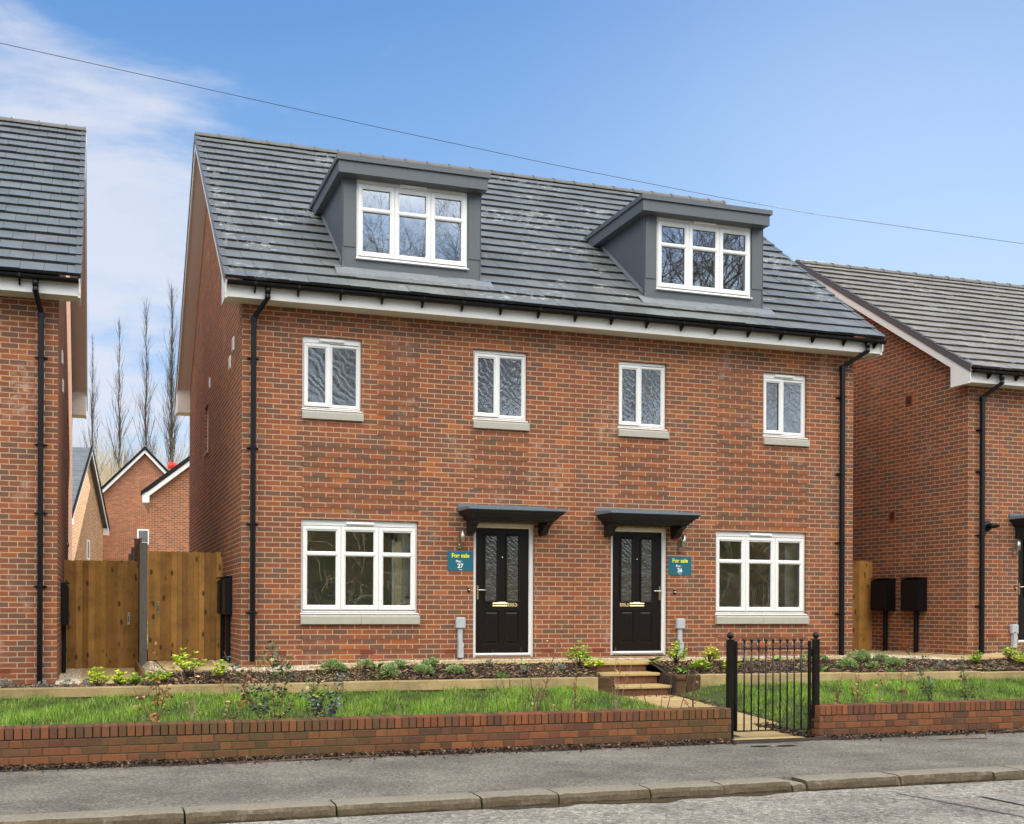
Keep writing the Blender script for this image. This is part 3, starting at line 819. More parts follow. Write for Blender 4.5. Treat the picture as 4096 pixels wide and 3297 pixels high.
downpipe(main, 10.28, 10.50, 6.03, -.40, .66, (5.1, 3.78, 2.60, 1.37))
for x in (.549, 1.882, 3.205, 4.82, 5.704, 7.305, 8.755, 9.984): air_brick(main, x, .75)
def inner(m):          # ajar internal door in the left ground floor room
    m.box(2.36, 2.405, .36, .40, .74, 2.49, M['upvc'])
    m.box(2.405, 2.515, .34, .38, .74, 2.47, M['pine_door'])
    for k in range(3): m.box(2.45+.03*k, 2.457+.03*k, .334, .342, 1.62, 2.40, M['pine_door'])
    m.box(2.515, 2.90, .30, .34, .74, 2.62, M['interior'])
    m.tube([(2.56, .295, 1.61), (2.56, .27, 1.61), (2.57, .26, 1.61), (2.66, .26, 1.61)], .012, M['black_pvc'], 8)
room(main, .12, 3.5, .74, 3.0, 2.6, extra=inner)
room(main, 7.15, 10.4, .74, 3.0, 2.6, extra=lambda m: m.box(9.45, 9.9, .35, .40, .8, 2.8, M['interior']))
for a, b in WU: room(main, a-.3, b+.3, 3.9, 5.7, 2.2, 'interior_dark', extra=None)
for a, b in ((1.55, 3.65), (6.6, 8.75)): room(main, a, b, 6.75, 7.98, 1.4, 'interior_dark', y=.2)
jn = MB(); jn.box(5.262, 5.274, -.003, .002, .62, 5.84, M['terracotta']); jn.build('movement_joint', main)
# flank windows and vents
def flank_window(h, X, y0, y1, z0, z1, s_=1, sill=True):
    f = MB(); U = M['upvc']; T = lambda p: (X+s_*p[1], p[0], p[2])
    f.ring(y0, y1, z0, z1, [(0, .09), (0, .05), (.06, .05), (.065, .07)], U, 0, T)
    if sill: f.box(X-s_*.03, X+s_*.06, y0-.02, y1+.02, z0-.05, z0, M['sill'])
    w = f.build('window', h)
    g = MB(); g.face([T(p) for p in ((y0+.05, .066, z0+.05), (y1-.05, .066, z0+.05), (y1-.05, .066, z1-.05), (y0+.05, .066, z1-.05))], M['glass']); g.build('pane', w)
flank_window(main, 0, 4.85, 5.5, 4.40, 5.30); flank_window(main, 0, 4.95, 5.55, 1.6, 2.3)
def wall_vent(h, X, y, z, s_=-1, w=.10, hh=.19, mat='upvc'):
    v = MB(); v.box(X, X+s_*.016, y-w, y+w, z, z+hh, M[mat], bev=.004)
    for i in range(5): v.box(X+s_*.015, X+s_*.024, y-w+.012, y+w-.012, z+.014+i*(hh-.03)/5, z+.03+i*(hh-.03)/5, M[mat])
    v.build('wall_vent', h)
wall_vent(main, 0, 1.0, 5.38, w=.09, hh=.21); wall_vent(main, 0, 1.42, 5.19, w=.09, hh=.21); wall_vent(main, 0, 4.5, 5.5, w=.07, hh=.2)

# ------------------------------------------------------------------ left neighbour
LX = -2.525
left, lw = build_house('detached_house', 'red brick house cut off by the left edge, black downpipe on its corner', -10.2, LX, 9.0, .36, (-.40, 5.90, 9.96, 19), False, True,
                       dict(front=[(-8.2, -6.4, 1.2, 2.55)], right=[(4.7, 5.35, 2.6, 4.9)]), dict(brick='brick_left', tile='tile_clean', verge='verge'), dpc=.53, brackets=(-9.9, .69))
downpipe(left, -2.743, -2.80, 5.85, -.40, .40, (4.85, 3.66, 2.72, 1.72))
air_brick(left, -3.23, .535)
wd = window(left, -8.2, -6.4, 1.2, 2.55, 'three', sillz=1.05); room(left, -9.5, -5.5, .6, 2.9)
flank_window(left, LX, 4.7, 5.35, 2.6, 4.9, -1)
wall_vent(left, LX, 1.5, 5.10, 1, .09, .21); wall_vent(left, LX, 1.9, 4.75, 1, .09, .21)

# ------------------------------------------------------------------ right neighbour
RX = 13.05
right, rw = build_house('detached_house', 'red brick house cut off by the right edge, its gable facing the middle pair', RX, 21.0, 9.0, .60, (-.35, 5.74, 9.09, 17), True, False,
                        dict(front=[(14.20, 15.22, .83, 2.91), (16.5, 18.2, 1.5, 2.9)]), dict(brick='brick_right', tile='tile_r', verge='verge_r'), dpc=.87, brackets=(13.15, .62))
downpipe(right, 13.291, 13.42, 5.69, -.35, .64, (4.7, 3.95, 2.80, 1.52))
door(right, 14.20, 15.22, .83, 2.91, '881', -1, letter=(14.54, 14.80))
canopy(right, 13.99, 15.45, 3.19)
air_brick(right, 13.592, .95)
window(right, 16.5, 18.2, 1.5, 2.9, 'three', sillz=1.33); room(right, 16, 20, .9, 3.1)
def flank_grille(h, X, y, z, w=.11):
    v = MB(); T = M['terracotta']; v.box(X-.012, X, y-w, y+w, z-w, z+w, T, bev=.004)
    for i in range(6): v.box(X-.02, X-.011, y-w+.03, y+w-.03, z-w+.032+i*.026, z-w+.044+i*.026, M['soil'])
    v.build('wall_vent', h)
flank_grille(right, RX, 1.45, 5.50, .10); flank_grille(right, RX, 1.88, 3.29, .09)
jn = MB(); jn.box(13.755, 13.765, -.003, .002, .62, 5.5, M['terracotta']); jn.build('movement_joint', right)
UVZ[0] = .746

# ------------------------------------------------------------------ things fixed to the walls
def sign(x0, z0, w, hh, num, label):
    t = thing('sale_sign', (x0+w/2, 0, z0), label, 'sign', 'for sale signs beside the front doors')
    b = MB(); b.box(x0, x0+w, -.008, -.001, z0, z0+hh, M['sign_teal']); b.build('board', t)
    cx = x0+w/2; y = -.0095
    text_mesh('For sale', hh*.30, .0006, cx, y, z0+hh*.765, M['sign_yellow'], 'lettering', t, bold=.0022)
    text_mesh('Plot', hh*.165, .0006, cx-w*.085, y, z0+hh*.475, M['sign_white'], 'lettering', t, bold=.0012)
    text_mesh(num, hh*.30, .0006, cx-w*.01, y, z0+hh*.24, M['sign_white'], 'lettering', t, bold=.003)
    text_mesh('Taxmans', hh*.055, .0004, cx, y, z0+hh*.06, M['sign_white'], 'lettering', t, bold=.0006)
    k = MB(); a = cx+w*.065; zz = z0+hh*.47; q = w*.028; th = w*.016
    k.prism([(a-q, zz+q*.6), (a-q+th, zz+q*.6+th*.2), (a, zz), (a+q-th, zz+q*.6+th*.2), (a+q, zz+q*.6), (a, zz-q*.75)], 1, y-.001, y+.001, M['sign_cyan'])
    k.build('arrow_mark', t)
sign(3.143, 2.020, .418, .302, '27', 'teal for sale sign reading Plot 27 left of door 885')
sign(6.961, 2.005, .420, .302, '26', 'teal for sale sign reading Plot 26 right of door 883')
def wall_lamp(x, z, s_, label, th=.62):
    t = thing('wall_light', (x, 0, z), label, 'wall light', 'outside lights by the front doors')
    b = MB(); b.box(x-.03, x+.03, -.03, 0, z, z+.21, M['steel_dark'], bev=.004); b.tube([(x, -.031, z+.05), (x, -.045, z+.05)], .017, M['steel'], 12); b.sphere((x, -.044, z+.05), .011, M['black_pvc'], 8, 6); b.build('bracket', t)
    l = MB(); l.tube([(x+s_*.018, -.085, z+.095), (x+s_*.03, -.085, z+.275)], .033, M['steel'], 14); l.tube([(x+s_*.01, -.03, z+.16), (x+s_*.02, -.07, z+.17)], .012, M['steel'], 8); l.build('lamp_tube', t)
    return t
wall_lamp(3.335, 2.36, 1, 'steel tube wall light above the Plot 27 sign')
wall_lamp(7.165, 2.37, 1, 'steel tube wall light above the Plot 26 sign')
wall_lamp(14.09, 2.45, 1, 'steel tube wall light beside the door of the right hand house')
def bell(x, z, label):
    t = thing('doorbell', (x, 0, z), label, 'doorbell', 'doorbells by the front doors')
    b = MB(); b.box(x-.018, x+.018, -.016, 0, z-.036, z+.036, M['black_pvc'], bev=.005); b.build('case', t)
    c = MB(); c.tube([(x+.002, -.017, z+.002), (x+.002, -.021, z+.002)], .011, M['sign_white'], 10); c.build('button', t)
bell(3.488, 1.727, 'small black doorbell under the Plot 27 sign')
bell(7.07, 1.721, 'small black doorbell under the Plot 26 sign')
bell(14.13, 1.852, 'small black doorbell under the lamp of the right hand house')
def cable_box(x, z, zb, label, s_=.15):
    t = thing('cable_entry_box', (x, 0, zb), label, 'electric box', 'grey cable entry boxes beside the doors'); G = M['grey_plastic']
    b = MB(); b.box(x-s_/2, x+s_/2, -.075, 0, z, z+.165, G, bev=.012); b.box(x-s_/2+.02, x+s_/2-.02, -.06, 0, z+.163, z+.172, G); b.build('box', t)
    c = MB(); c.box(x-.037, x+.037, -.045, 0, zb, z+.004, G, bev=.006)
    c.prism([(x-.034, zb+.10), (x+.03, zb+.10), (x+.045, zb+.16), (x+.045, zb+.20), (x+.0, zb+.27), (x-.034, zb+.27)], 1, -.075, -.03, G)
    c.box(x-.04, x+.045, -.072, 0, zb-.02, zb+.12, G, bev=.006); c.build('cable_cover', t)
cable_box(3.345, 1.135, .70, 'grey cable box on a trunking left of door 885')
cable_box(7.165, 1.12, .68, 'grey cable box on a trunking right of door 883')
cable_box(14.07, 1.017, .78, 'grey cable box beside the door of the right hand house')
def meter(X, y, z0, z1, zb, s_, label, w=.40, dp=.20):
    t = thing('meter_cabinet', (X, y, zb), label, 'meter box', 'black meter boxes on the side walls'); K = M['meter']
    xo = X+s_*dp
    b = MB(); pr = [(X, z0), (xo, z0+.01), (xo, z1-.035), (X, z1)]
    b.prism([(p, q) for p, q in pr], 1, y-w/2, y+w/2, K); b.build('cabinet', t)
    d = MB(); d.box(xo, xo+s_*.012, y-w/2+.02, y+w/2-.02, z0+.03, z1-.06, K, bev=.004)
    d.box(xo+s_*.011, xo+s_*.018, y-w/2+.06, y+w/2-.06, z0+.05, z0+.065, K); d.box(X, xo+s_*.02, y-w/2-.01, y+w/2+.01, z1-.012, z1+.006, K)
    d.build('cabinet_door', t)
    p = MB(); p.box(X+s_*.012, X+s_*.075, y-.04, y+.04, zb, z0+.01, K, bev=.01); p.build('cable_duct', t)
meter(0, 1.25, 1.32, 1.92, .58, -1, 'black meter box on the side wall of the middle houses, nearer the street', .42, .095)
meter(0, 1.98, 1.32, 1.92, .58, -1, 'black meter box on the side wall of the middle houses, nearer the timber gate', .42, .10)
meter(LX, 1.75, 1.15, 1.80, .42, 1, 'black meter box on the side wall of the left house', .5, .10)
meter(RX, 2.02, 1.42, 2.06, .62, -1, 'black meter box on the right house, beside the timber gate', .46)
meter(RX, 1.20, 1.42, 2.06, .62, -1, 'black meter box on the right house, nearer the street', .46)
fl = thing('flue_terminal', (13.47, 0, 2.97), 'black round boiler flue beside the downpipe of the right house', 'flue')
b = MB(); b.tube([(13.47, 0, 2.97), (13.47, -.03, 2.97)], .09, M['meter'], 18); b.tube([(13.47, -.03, 2.97), (13.52, -.17, 2.97)], .045, M['meter'], 14); b.tube([(13.515, -.15, 2.97), (13.535, -.21, 2.97)], .032, M['black_pvc'], 12); b.build('pipe', fl)

# ------------------------------------------------------------------ ground and street
def lerp(a, b, t): return a+(b-a)*t
def sstep(t): t = np.clip(t, 0, 1); return t*t*(3-2*t)
PX0, PX1 = 4.86, 6.04                                   # garden path
def path_z(y): return np.interp(y, [-5.4, -1.7], [0.0, .19])
def px1(y): return np.interp(y, [-5.4, -4.3, -2], [5.60, 5.97, 6.05])
def lawn_z(x, y):
    x = np.asarray(x, float); y = np.asarray(y, float)
    z0 = np.interp(y, [-5.05, -1.8], [.275, .335])
    d = np.where(x < 5.4, PX0-x, x-px1(y))
    k = sstep(d/.6+.12)
    return path_z(y)+.0+(z0-path_z(y))*k-.0
def ground_z(x, y):
    """level of the garden behind the sleepers"""
    x = np.asarray(x, float); y = np.asarray(y, float)
    L = np.interp(x, [-9, -2.6, -1.36, -1.2, -.2, .4, 2.4, 10.6, 11.8, 13, 14.5, 16], [.40, .40, .41, .54, .55, .545, .625, .625, .585, .60, .70, .74])
    t = sstep((y+1.80)/.80)
    return lerp(.435, L, t)

g = MB(); g.face([(-300, -300, -.22), (300, -300, -.22), (300, 300, -.22), (-300, 300, -.22)], M['soil']); tag(g.build('ground'), kind='structure')
g = MB(); g.grid(120, 20, lambda u, v: (-40+100*u, -7.72-6.0*v, -.085+.03*math.sin(math.pi*v)*1.0), M['road']); tag(g.build('road'), kind='structure')
g = MB(); g.box(-40, 60, -7.46, -5.2, -.15, 0, M['pavement']); g.box(-40, 60, -17.5, -13.85, -.15, 0, M['pavement']); tag(g.build('pavement'), kind='structure')
# kerb of long worn sandstones
jx = [-9.2, -7.6, -6.1, -4.7, -3.0, -1.40, -.30, .844, 1.492, 2.307, 2.991, 3.656, 3.80, 4.762, 5.786, 6.124, 7.3, 8.5, 9.4, 10.7, 12.0, 13.4]
kb = MB(); rr = random.Random(5)
for a, b in zip(jx, jx[1:]):
    n = max(3, int((b-a)/.06)); L = []
    dy = rr.uniform(-.012, .012); dz = rr.uniform(-.004, .004); w = .235+rr.uniform(-.01, .01)
    small = (b-a) < .2
    for i in range(n+1):
        x = a+.008+(b-a-.016)*i/n; e = min(i, n-i); rnd = .016 if e == 0 else 0
        j = lambda s=.006: rr.uniform(-s, s)
        yf = -7.455-w+dy+rnd*.6+j(.006); zt = .004+dz-rnd*.5 - (.03 if small else 0)
        L.append([(x, -7.452+dy*.3+rnd*.3, zt-.006), (x, -7.47, zt), (x, yf+.065, zt+j(.002)), (x, yf+.018, zt-.008+j(.003)), (x, yf+.004+j(.003), zt-.038+j(.004)), (x, yf-.004+j(.008), zt-.075+j(.006)), (x, yf+.012+j(.01), -.13)])
    for p, q in zip(L, L[1:]):
        for k in range(6): kb.face([p[k], q[k], q[k+1], p[k+1]], M['kerb'], smooth=True)
    kb.face(L[0][::-1], M['kerb']); kb.face(L[-1], M['kerb'])
tag(kb.build('kerb'), kind='structure')
g = MB(); g.box(-40, 60, -13.85, -13.7, -.15, .004, M['kerb']); tag(g.build('far_kerb'), kind='structure')
g = MB()
for a, b, wd in (((4.42, -8.0), (4.60, -9.7), .018), ((4.98, -8.35), (4.98, -9.7), .05)):
    g.face([(a[0]-wd, a[1], -.062), (a[0]+wd, a[1], -.062), (b[0]+wd, b[1], -.052), (b[0]-wd, b[1], -.052)], M['mark'])
tag(g.build('road_marking'), kind='structure')
g = MB(); n = 26
for cx, cy, wx in ((4.74, -5.68, .12), (5.03, -5.72, .12)):
    pts = [(cx+wx*math.cos(2*math.pi*i/n)*(1+.12*math.sin(5*i)), cy+.055*math.sin(2*math.pi*i/n)*(1+.25*math.cos(3*i)), .004) for i in range(n)]
    g.face(pts, M['patch'])
tag(g.build('pavement_patch'), kind='structure')
M['puddle'] = simple('wet gutter', (.075, .058, .036), .12, var=.35, scale=5, spec=.5)
g = MB(); n = 60
g.grid(n, 2, lambda u, v: (.9+2.9*u, -7.70-(.11+.05*math.sin(u*17)+.03*math.sin(u*41))*math.sin(math.pi*min(1, .06+u))**.5*v, -.079), M['puddle'])
tag(g.build('puddle'), kind='structure')
# dirt that gathers in the channel and along the wall
g = MB()
g.grid(180, 3, lambda u, v: (-8+24*u, lerp(-5.27, -5.36-.07*abs(math.sin(u*61))*abs(math.sin(u*23+1))-.05*math.sin(u*9)**2, v), .016*(1-v)**2+.003), M['soil'])
tag(g.build('dirt_strip'), kind='structure')

# garden soil surfaces
g = MB()
g.grid(100, 26, lambda u, v: (-9+30*u, -5.06+3.24*v, float(lawn_z(-9+30*u, -5.06+3.24*v))-.012), M['turf'])
tag(g.build('lawn_soil'), kind='structure')
g = MB()
for a0, a1, b0, b1, na, nb in ((-9, 4.95, -1.80, -1.0, 70, 8), (6.035, 21, -1.80, -1.0, 75, 8), (-9, 21, -1.02, 10.2, 150, 50)):
    g.grid(na, nb, lambda u, v: (a0+(a1-a0)*u, b0+(b1-b0)*v, float(ground_z(a0+(a1-a0)*u, b0+(b1-b0)*v))-.012), M['soil'])
g.box(6.03, 6.06, -1.78, -.9, .05, .47, M['soil']); g.box(4.92, 4.94, -1.5, -.9, .05, .47, M['soil'])
tag(g.build('bed_soil'), kind='structure')
g = MB(); g.box(-60, 80, 10.2, 70, -.2, .55, M['hill']); tag(g.build('rear_ground'), kind='structure')

def slabs(name, rects, th=.045):
    s_ = MB()
    for x0, x1, y0, y1, zf, nx, ny in rects:
        for i in range(nx):
            for j in range(ny):
                a, b = lerp(x0, x1, i/nx)+.004, lerp(x0, x1, (i+1)/nx)-.004; c, d = lerp(y0, y1, j/ny)+.004, lerp(y0, y1, (j+1)/ny)-.004
                q = random.uniform(.86, 1.1); col = (q, q*random.uniform(.96, 1.02), q*random.uniform(.88, 1.03))
                Z = [zf(a, c), zf(b, c), zf(b, d), zf(a, d)]; P = [(a, c), (b, c), (b, d), (a, d)]
                top = [(p[0], p[1], z) for p, z in zip(P, Z)]; bot = [(p[0], p[1], z-th) for p, z in zip(P, Z)]
                s_.face(top, M['slab'], col)
                for k in range(4): s_.face([top[k], bot[k], bot[(k+1) % 4], top[(k+1) % 4]], M['slab'], tuple(v*.8 for v in col))
    return tag(s_.build(name), kind='structure')
slabs('garden_path', [(PX0, 6.04, -4.35, -1.70, lambda x, y: float(path_z(y))+.004, 2, 5), (4.70, 5.64, -5.27, -4.36, lambda x, y: float(path_z(y))+.006, 2, 2)])
gz = lambda x, y: float(ground_z(x, -.2))+.012
fz = lambda x, y: gz(x, y) if x > .9 else lerp(.50, gz(.9, 0), max(0, (x-.2)/.7))
slabs('front_path', [(.25, 4.98, -1.0, -.30, fz, 8, 1), (6.06, 10.5, -.95, -.30, fz, 7, 1), (4.985, 6.055, -1.0, -.30, lambda x, y: .640, 2, 1)])
slabs('side_path', [(-2.22, -1.40, -.75, 2.85, lambda x, y: .425, 1, 7), (-1.08, -.22, -.35, 2.3, lambda x, y: .568, 1, 6),
                    (12.18, 12.93, -.62, 2.4, lambda x, y: .602+.03*max(0, x-12.2), 1, 5), (12.18, 19, -1.05, -.32, lambda x, y: .60+.065*(x-12.2), 11, 1)])
# steps
st = thing('garden_steps', (5.5, -1.35, .19), 'three brick and buff stone steps up to door 883', 'steps')
b = MB()
for x0, x1, yf, yb, zt, zl in ((4.99, 6.045, -1.02, -.6, .642, .50), (4.93, 6.03, -1.37, -.95, .498, .34), (4.99, 6.02, -1.72, -1.3, .338, .17)):
    c = MB(); q = .96
    c.box(x0, (x0+x1)/2-.003, yf, yb, zt-.045, zt, M['slab'], (q, q, q*.9), bev=.008); c.box((x0+x1)/2+.003, x1, yf, yb, zt-.045, zt, M['slab'], (q, q*.97, q*.86), bev=.008)
    c.build('tread', st)
    rb = MB(); rb.box(x0+.03, x1-.03, yf+.045, yb, zl-.03, zt-.047, M['mortar'])
    x = x0+.03
    while x < x1-.04:
        e = min(x+.215, x1-.03); q = random.uniform(.8, 1.15)
        rb.box(x, e-.008, yf+.038, yf+.08, zl+.004, zt-.05, M['gbrick'], (.16*q, .062*q, .035*q), bev=.003); x = e
    rb.build('riser', st)

# low brick wall in Flemish bond with a brick on edge coping
def garden_wall(x0, x1, label, seed, moss):
    rr = random.Random(seed); yf, yb = -5.27, -5.055
    t = thing('garden_wall', ((x0+x1)/2, -5.16, 0), label, 'wall', 'low brick garden walls')
    b = MB(); b.box(x0+.006, x1-.006, yf+.006, yb-.006, -.05, .352, M['mortar'])
    cols = [(.205, .070, .027), (.16, .058, .027), (.235, .083, .030), (.13, .055, .028), (.12, .052, .029), (.185, .063, .027), (.215, .073, .027)]
    def col(x, z):
        c = rr.choice(cols); q = rr.uniform(.75, 1.15)
        m = max(0, math.sin(x*moss[0]+moss[1])*.5+.35+rr.uniform(-.25, .25))*moss[2]; m = min(.65, m)
        return tuple(lerp(c[i]*q, (.075, .072, .018)[i], m) for i in range(3))
    z = -.045; k = 0
    while z < .24:
        x = x0-(.169 if k % 2 else 0); hdr = False
        while x < x1-.01:
            L = .1125 if hdr else .225; a, e = max(x, x0)+.004, min(x+L, x1)-.005; hdr = not hdr; x += L
            if e-a < .02: continue
            j = rr.uniform(-.002, .002)
            b.box(a, e, yf+j, yf+.06, z+.005, z+.070, M['gbrick'], col(a, z), bev=.003)
        for xe in (x0, x1):
            sg = 1 if xe == x0 else -1
            if k % 2: b.box(xe-.001*sg, xe+.03*sg, yf+.108, yb, z+.005, z+.07, M['gbrick'], col(xe, z), bev=.003)
            b.box(xe-.0015*sg, xe+.03*sg, yf+.004, yf+.1, z+.0055, z+.0695, M['gbrick'], col(xe, z), bev=.003)
        z += .075; k += 1
    b.build('brickwork', t)
    c = MB(); x = x0; c.box(x0+.01, x1-.01, yf+.006, yb-.006, z+.002, .360, M['mortar'])
    while x < x1-.02:
        e = min(x+.0752, x1); j = rr.uniform(-.0035, .0035); jz = rr.uniform(-.002, .003)
        c.box(x+.0035, e-.0045, yf-.003+j, yb+.004, z+.006, .368+jz, M['gbrick'], tuple(v*1.05 for v in col(x, .3)), bev=.004); x += .0752
    c.build('coping', t)
garden_wall(-8.2, 4.655, 'low brick garden wall left of the iron gate, with green stains', 3, (1.15, 2.4, .42))
garden_wall(5.80, 15.5, 'low clean brick garden wall right of the iron gate', 8, (.7, 1, .12))

# timber sleepers edging the beds
def sleeper(x0, x1, y0, z0, z1, label, mat='sleeper', q=1.0, dp=.19):
    s_ = MB(); cc = (q, q*.99, q*.95)
    s_.box(x0+.003, x1-.003, y0, y0+dp, z0, z1, M[mat], cc, bev=.007)
    o = s_.build('timber_sleeper', origin=((x0+x1)/2, y0+dp/2, z0)); tag(o, label, 'sleeper', 'timber sleepers edging the planting beds')
G_ = .474
sleeper(-5.9, -3.6, -1.80, .335, .452, 'sleeper at the far left, in front of the left house, toned darker', q=.82)  # timber colour turned down a little on this one
sleeper(-3.6, -1.25, -1.80, .335, .455, 'streaked sleeper in front of the left timber gate and its yellow shrubs', q=.86)
sleeper(-1.25, 1.10, -1.80, .335, .462, 'sleeper behind the tall holly saplings, with one knot', q=.94)
sleeper(1.10, 3.45, -1.80, .338, .470, 'sleeper in front of the round green bushes below the left window', q=1.0)
sleeper(3.45, 4.80, -1.80, .22, .474, 'short knotty sleeper in front of door 885, left of the steps', q=.97)
sleeper(4.80, 5.06, -1.80, .12, .470, 'short black stained sleeper end left of the steps', 'sleeper_dark', .8, .30)
sleeper(6.05, 6.22, -1.78, .12, .487, 'reddish wet sleeper end just right of the steps', 'sleeper_dark', 1.0, .6)
sleeper(6.22, 6.44, -1.80, .12, .488, 'black charred sleeper block right of the steps', 'sleeper_dark', .7)
sleeper(6.44, 6.87, -1.80, .25, .488, 'very short pale sleeper between the black block and the iron gate', q=1.08)
sleeper(6.87, 9.15, -1.80, .30, .482, 'sleeper seen through the iron gate', q=1.04)
sleeper(9.15, 11.55, -1.80, .325, .468, 'sleeper in front of the gravel and the round bushes on the right', q=1.04)
sleeper(11.55, 13.95, -1.80, .315, .452, 'sleeper at the far right, in front of the right house', q=.98)
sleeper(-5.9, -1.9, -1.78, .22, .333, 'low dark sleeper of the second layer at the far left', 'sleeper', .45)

# ------------------------------------------------------------------ timber side gates and posts
def plank_gate(x0, x1, y, z0, z1, label, seed, handle=None, step=.092):
    rr = random.Random(seed); t = thing('timber_gate', ((x0+x1)/2, y, z0), label, 'gate', 'timber side gates')
    b = MB(); x = x0; i = 0
    while x < x1-.01:
        e = min(x+step*rr.uniform(.92, 1.08), x1); q = rr.uniform(.62, 1.15)
        th = .016+rr.uniform(0, .004); off = rr.uniform(-.003, .003)
        b.prism([(x, y+off), (e+.006, y+off-.014), (e+.006, y+off+.004), (x, y+off+th)], 2, z0+rr.uniform(-.004, .004), z1+rr.uniform(-.006, .006), M['fence'], (q, q*rr.uniform(.94, 1.03), q*rr.uniform(.85, 1.05)))
        x = e
    b.build('boards', t)
    r_ = MB()
    for z in (z0+.2, (z0+z1)/2, z1-.2): r_.box(x0+.02, x1-.02, y+.026, y+.07, z-.04, z+.04, M['fence'], (.8, .8, .8))
    r_.build('rails', t)
    if handle:
        k = MB(); hx, hz = handle; k.box(hx-.022, hx+.022, y-.022, y-.014, hz-.10, hz+.10, M['chrome'], bev=.002)
        k.tube([(hx, y-.02, hz-.05), (hx, y-.05, hz-.03), (hx, y-.05, hz+.03), (hx, y-.02, hz+.05)], .007, M['black_pvc'], 6)
        k.sphere((hx, y-.022, hz+.075), .008, M['black_pvc'], 6, 5)
        k.build('latch', t)
plank_gate(LX+.01, -1.345, 2.9, .40, 2.205, 'left timber side gate, the lower and darker of the pair', 4, (-1.49, 1.24))
plank_gate(-1.20, -.01, 2.33, .575, 2.345, 'right timber side gate beside the middle houses, the taller of the pair', 9, (-1.045, 1.42))
plank_gate(11.6, RX-.01, 2.45, .61, 2.42, 'timber side gate between the middle houses and the right house', 12, step=.115)
cp = thing('concrete_post', (-1.275, 2.36, .4), 'grey slotted concrete post between the two timber gates', 'post')
b = MB(); b.prism([(-1.335, 2.30), (-1.215, 2.30), (-1.215, 2.335), (-1.235, 2.345), (-1.235, 2.375), (-1.215, 2.385), (-1.215, 2.42), (-1.335, 2.42), (-1.335, 2.385), (-1.315, 2.375), (-1.315, 2.345), (-1.335, 2.335)], 2, .3, 2.485, M['concrete_post'])
b.prism([(-1.31, 2.292), (-1.24, 2.292), (-1.245, 2.30), (-1.305, 2.30)], 2, .3, 2.47, M['concrete_post'])
for z in (.75, 1.35, 1.95, 2.3): b.tube([(-1.275, 2.289, z), (-1.275, 2.294, z)], .007, M['black_pvc'], 8)
b.build('shaft', cp)
for i, (y, z1, lb) in enumerate(((4.2, 2.62, 'first panel of the rear garden fence, right behind the concrete post'), (6.05, 2.55, 'second panel of the rear garden fence, farther behind the concrete post'), (7.9, 2.5, 'farthest panel of the rear garden fence'))):
    t = thing('fence_panel', (-1.27, y, .5), lb, 'fence', 'rear garden fence panels'); b = MB(); k = y-.9
    while k < y+.88:
        q = random.uniform(.7, 1.1); b.box(-1.285, -1.262, k, k+.12, .45, z1, M['fence'], (q, q, q)); k += .117
    b.build('boards', t)
    b = MB(); b.box(-1.33, -1.23, y+.9, y+.99, .3, z1+.1, M['concrete_post']); b.build('post', t)

# ------------------------------------------------------------------ iron gate
ig = thing('iron_gate', (5.27, -5.15, 0), 'black iron garden gate with ball topped bars, closed between two posts', 'gate')
I = M['iron']; yg = -5.15
def ball_post(x, z1, label):
    t = thing('gate_post', (x, yg, 0), label, 'gate post', 'black iron gate posts')
    b = MB(); b.box(x-.032, x+.032, yg-.032, yg+.032, -.05, z1, I, bev=.004); b.box(x-.037, x+.037, yg-.037, yg+.037, z1, z1+.012, I, bev=.003)
    b.tube([(x, yg, z1+.01), (x, yg, z1+.03)], .016, I, 12); b.build('shaft', t)
    b = MB(); b.sphere((x, yg, z1+.056), .036, I, 20, 14); b.build('ball', t); return t
p1 = ball_post(4.715, 1.105, 'left iron gate post with a ball top, at the wall end')
p2 = ball_post(5.835, 1.105, 'right iron gate post with a ball top and hinges')
b = MB()
b.box(4.773, 4.803, yg-.02, yg+.02, .095, 1.10, I, bev=.008); b.box(5.735, 5.765, yg-.02, yg+.02, .095, 1.10, I, bev=.008)
b.box(4.803, 5.735, yg-.018, yg+.018, 1.008, 1.020, I, bev=.002); b.box(4.803, 5.735, yg-.018, yg+.018, .092, .104, I, bev=.002)
b.build('gate_frame', ig)
for i in range(9):
    x = 4.803+.932*(i+1)/10+.0
    b = MB(); b.tube([(x, yg, .10), (x, yg, 1.085)], .0085, I, 10)
    b.tube([(x, yg, 1.025), (x, yg, 1.035), (x, yg, 1.045)], [.009, .013, .009], I, 10); b.tube([(x, yg, 1.078), (x, yg, 1.086), (x, yg, 1.094)], [.009, .0135, .011], I, 10)
    b.sphere((x, yg, 1.108), .0195, I, 14, 10); b.build('bar', ig)
b = MB(); b.box(4.665, 4.75, yg-.05, yg-.042, .84, .865, I); b.tube([(4.79, yg-.02, .87), (4.83, yg-.04, .875), (4.855, yg-.04, .89), (4.86, yg-.04, .905), (4.845, yg-.04, .915)], .007, I, 8); b.build('latch', ig)
for z in (.96, .27):
    b = MB(); b.tube([(5.72, yg-.01, z), (5.80, yg-.01, z)], .009, I, 8); b.box(5.783, 5.80, yg-.03, yg+.02, z-.045, z+.045, I, bev=.003); b.tube([(5.665, yg-.02, z), (5.735, yg-.02, z)], .006, I, 8); b.build('hinge', ig)

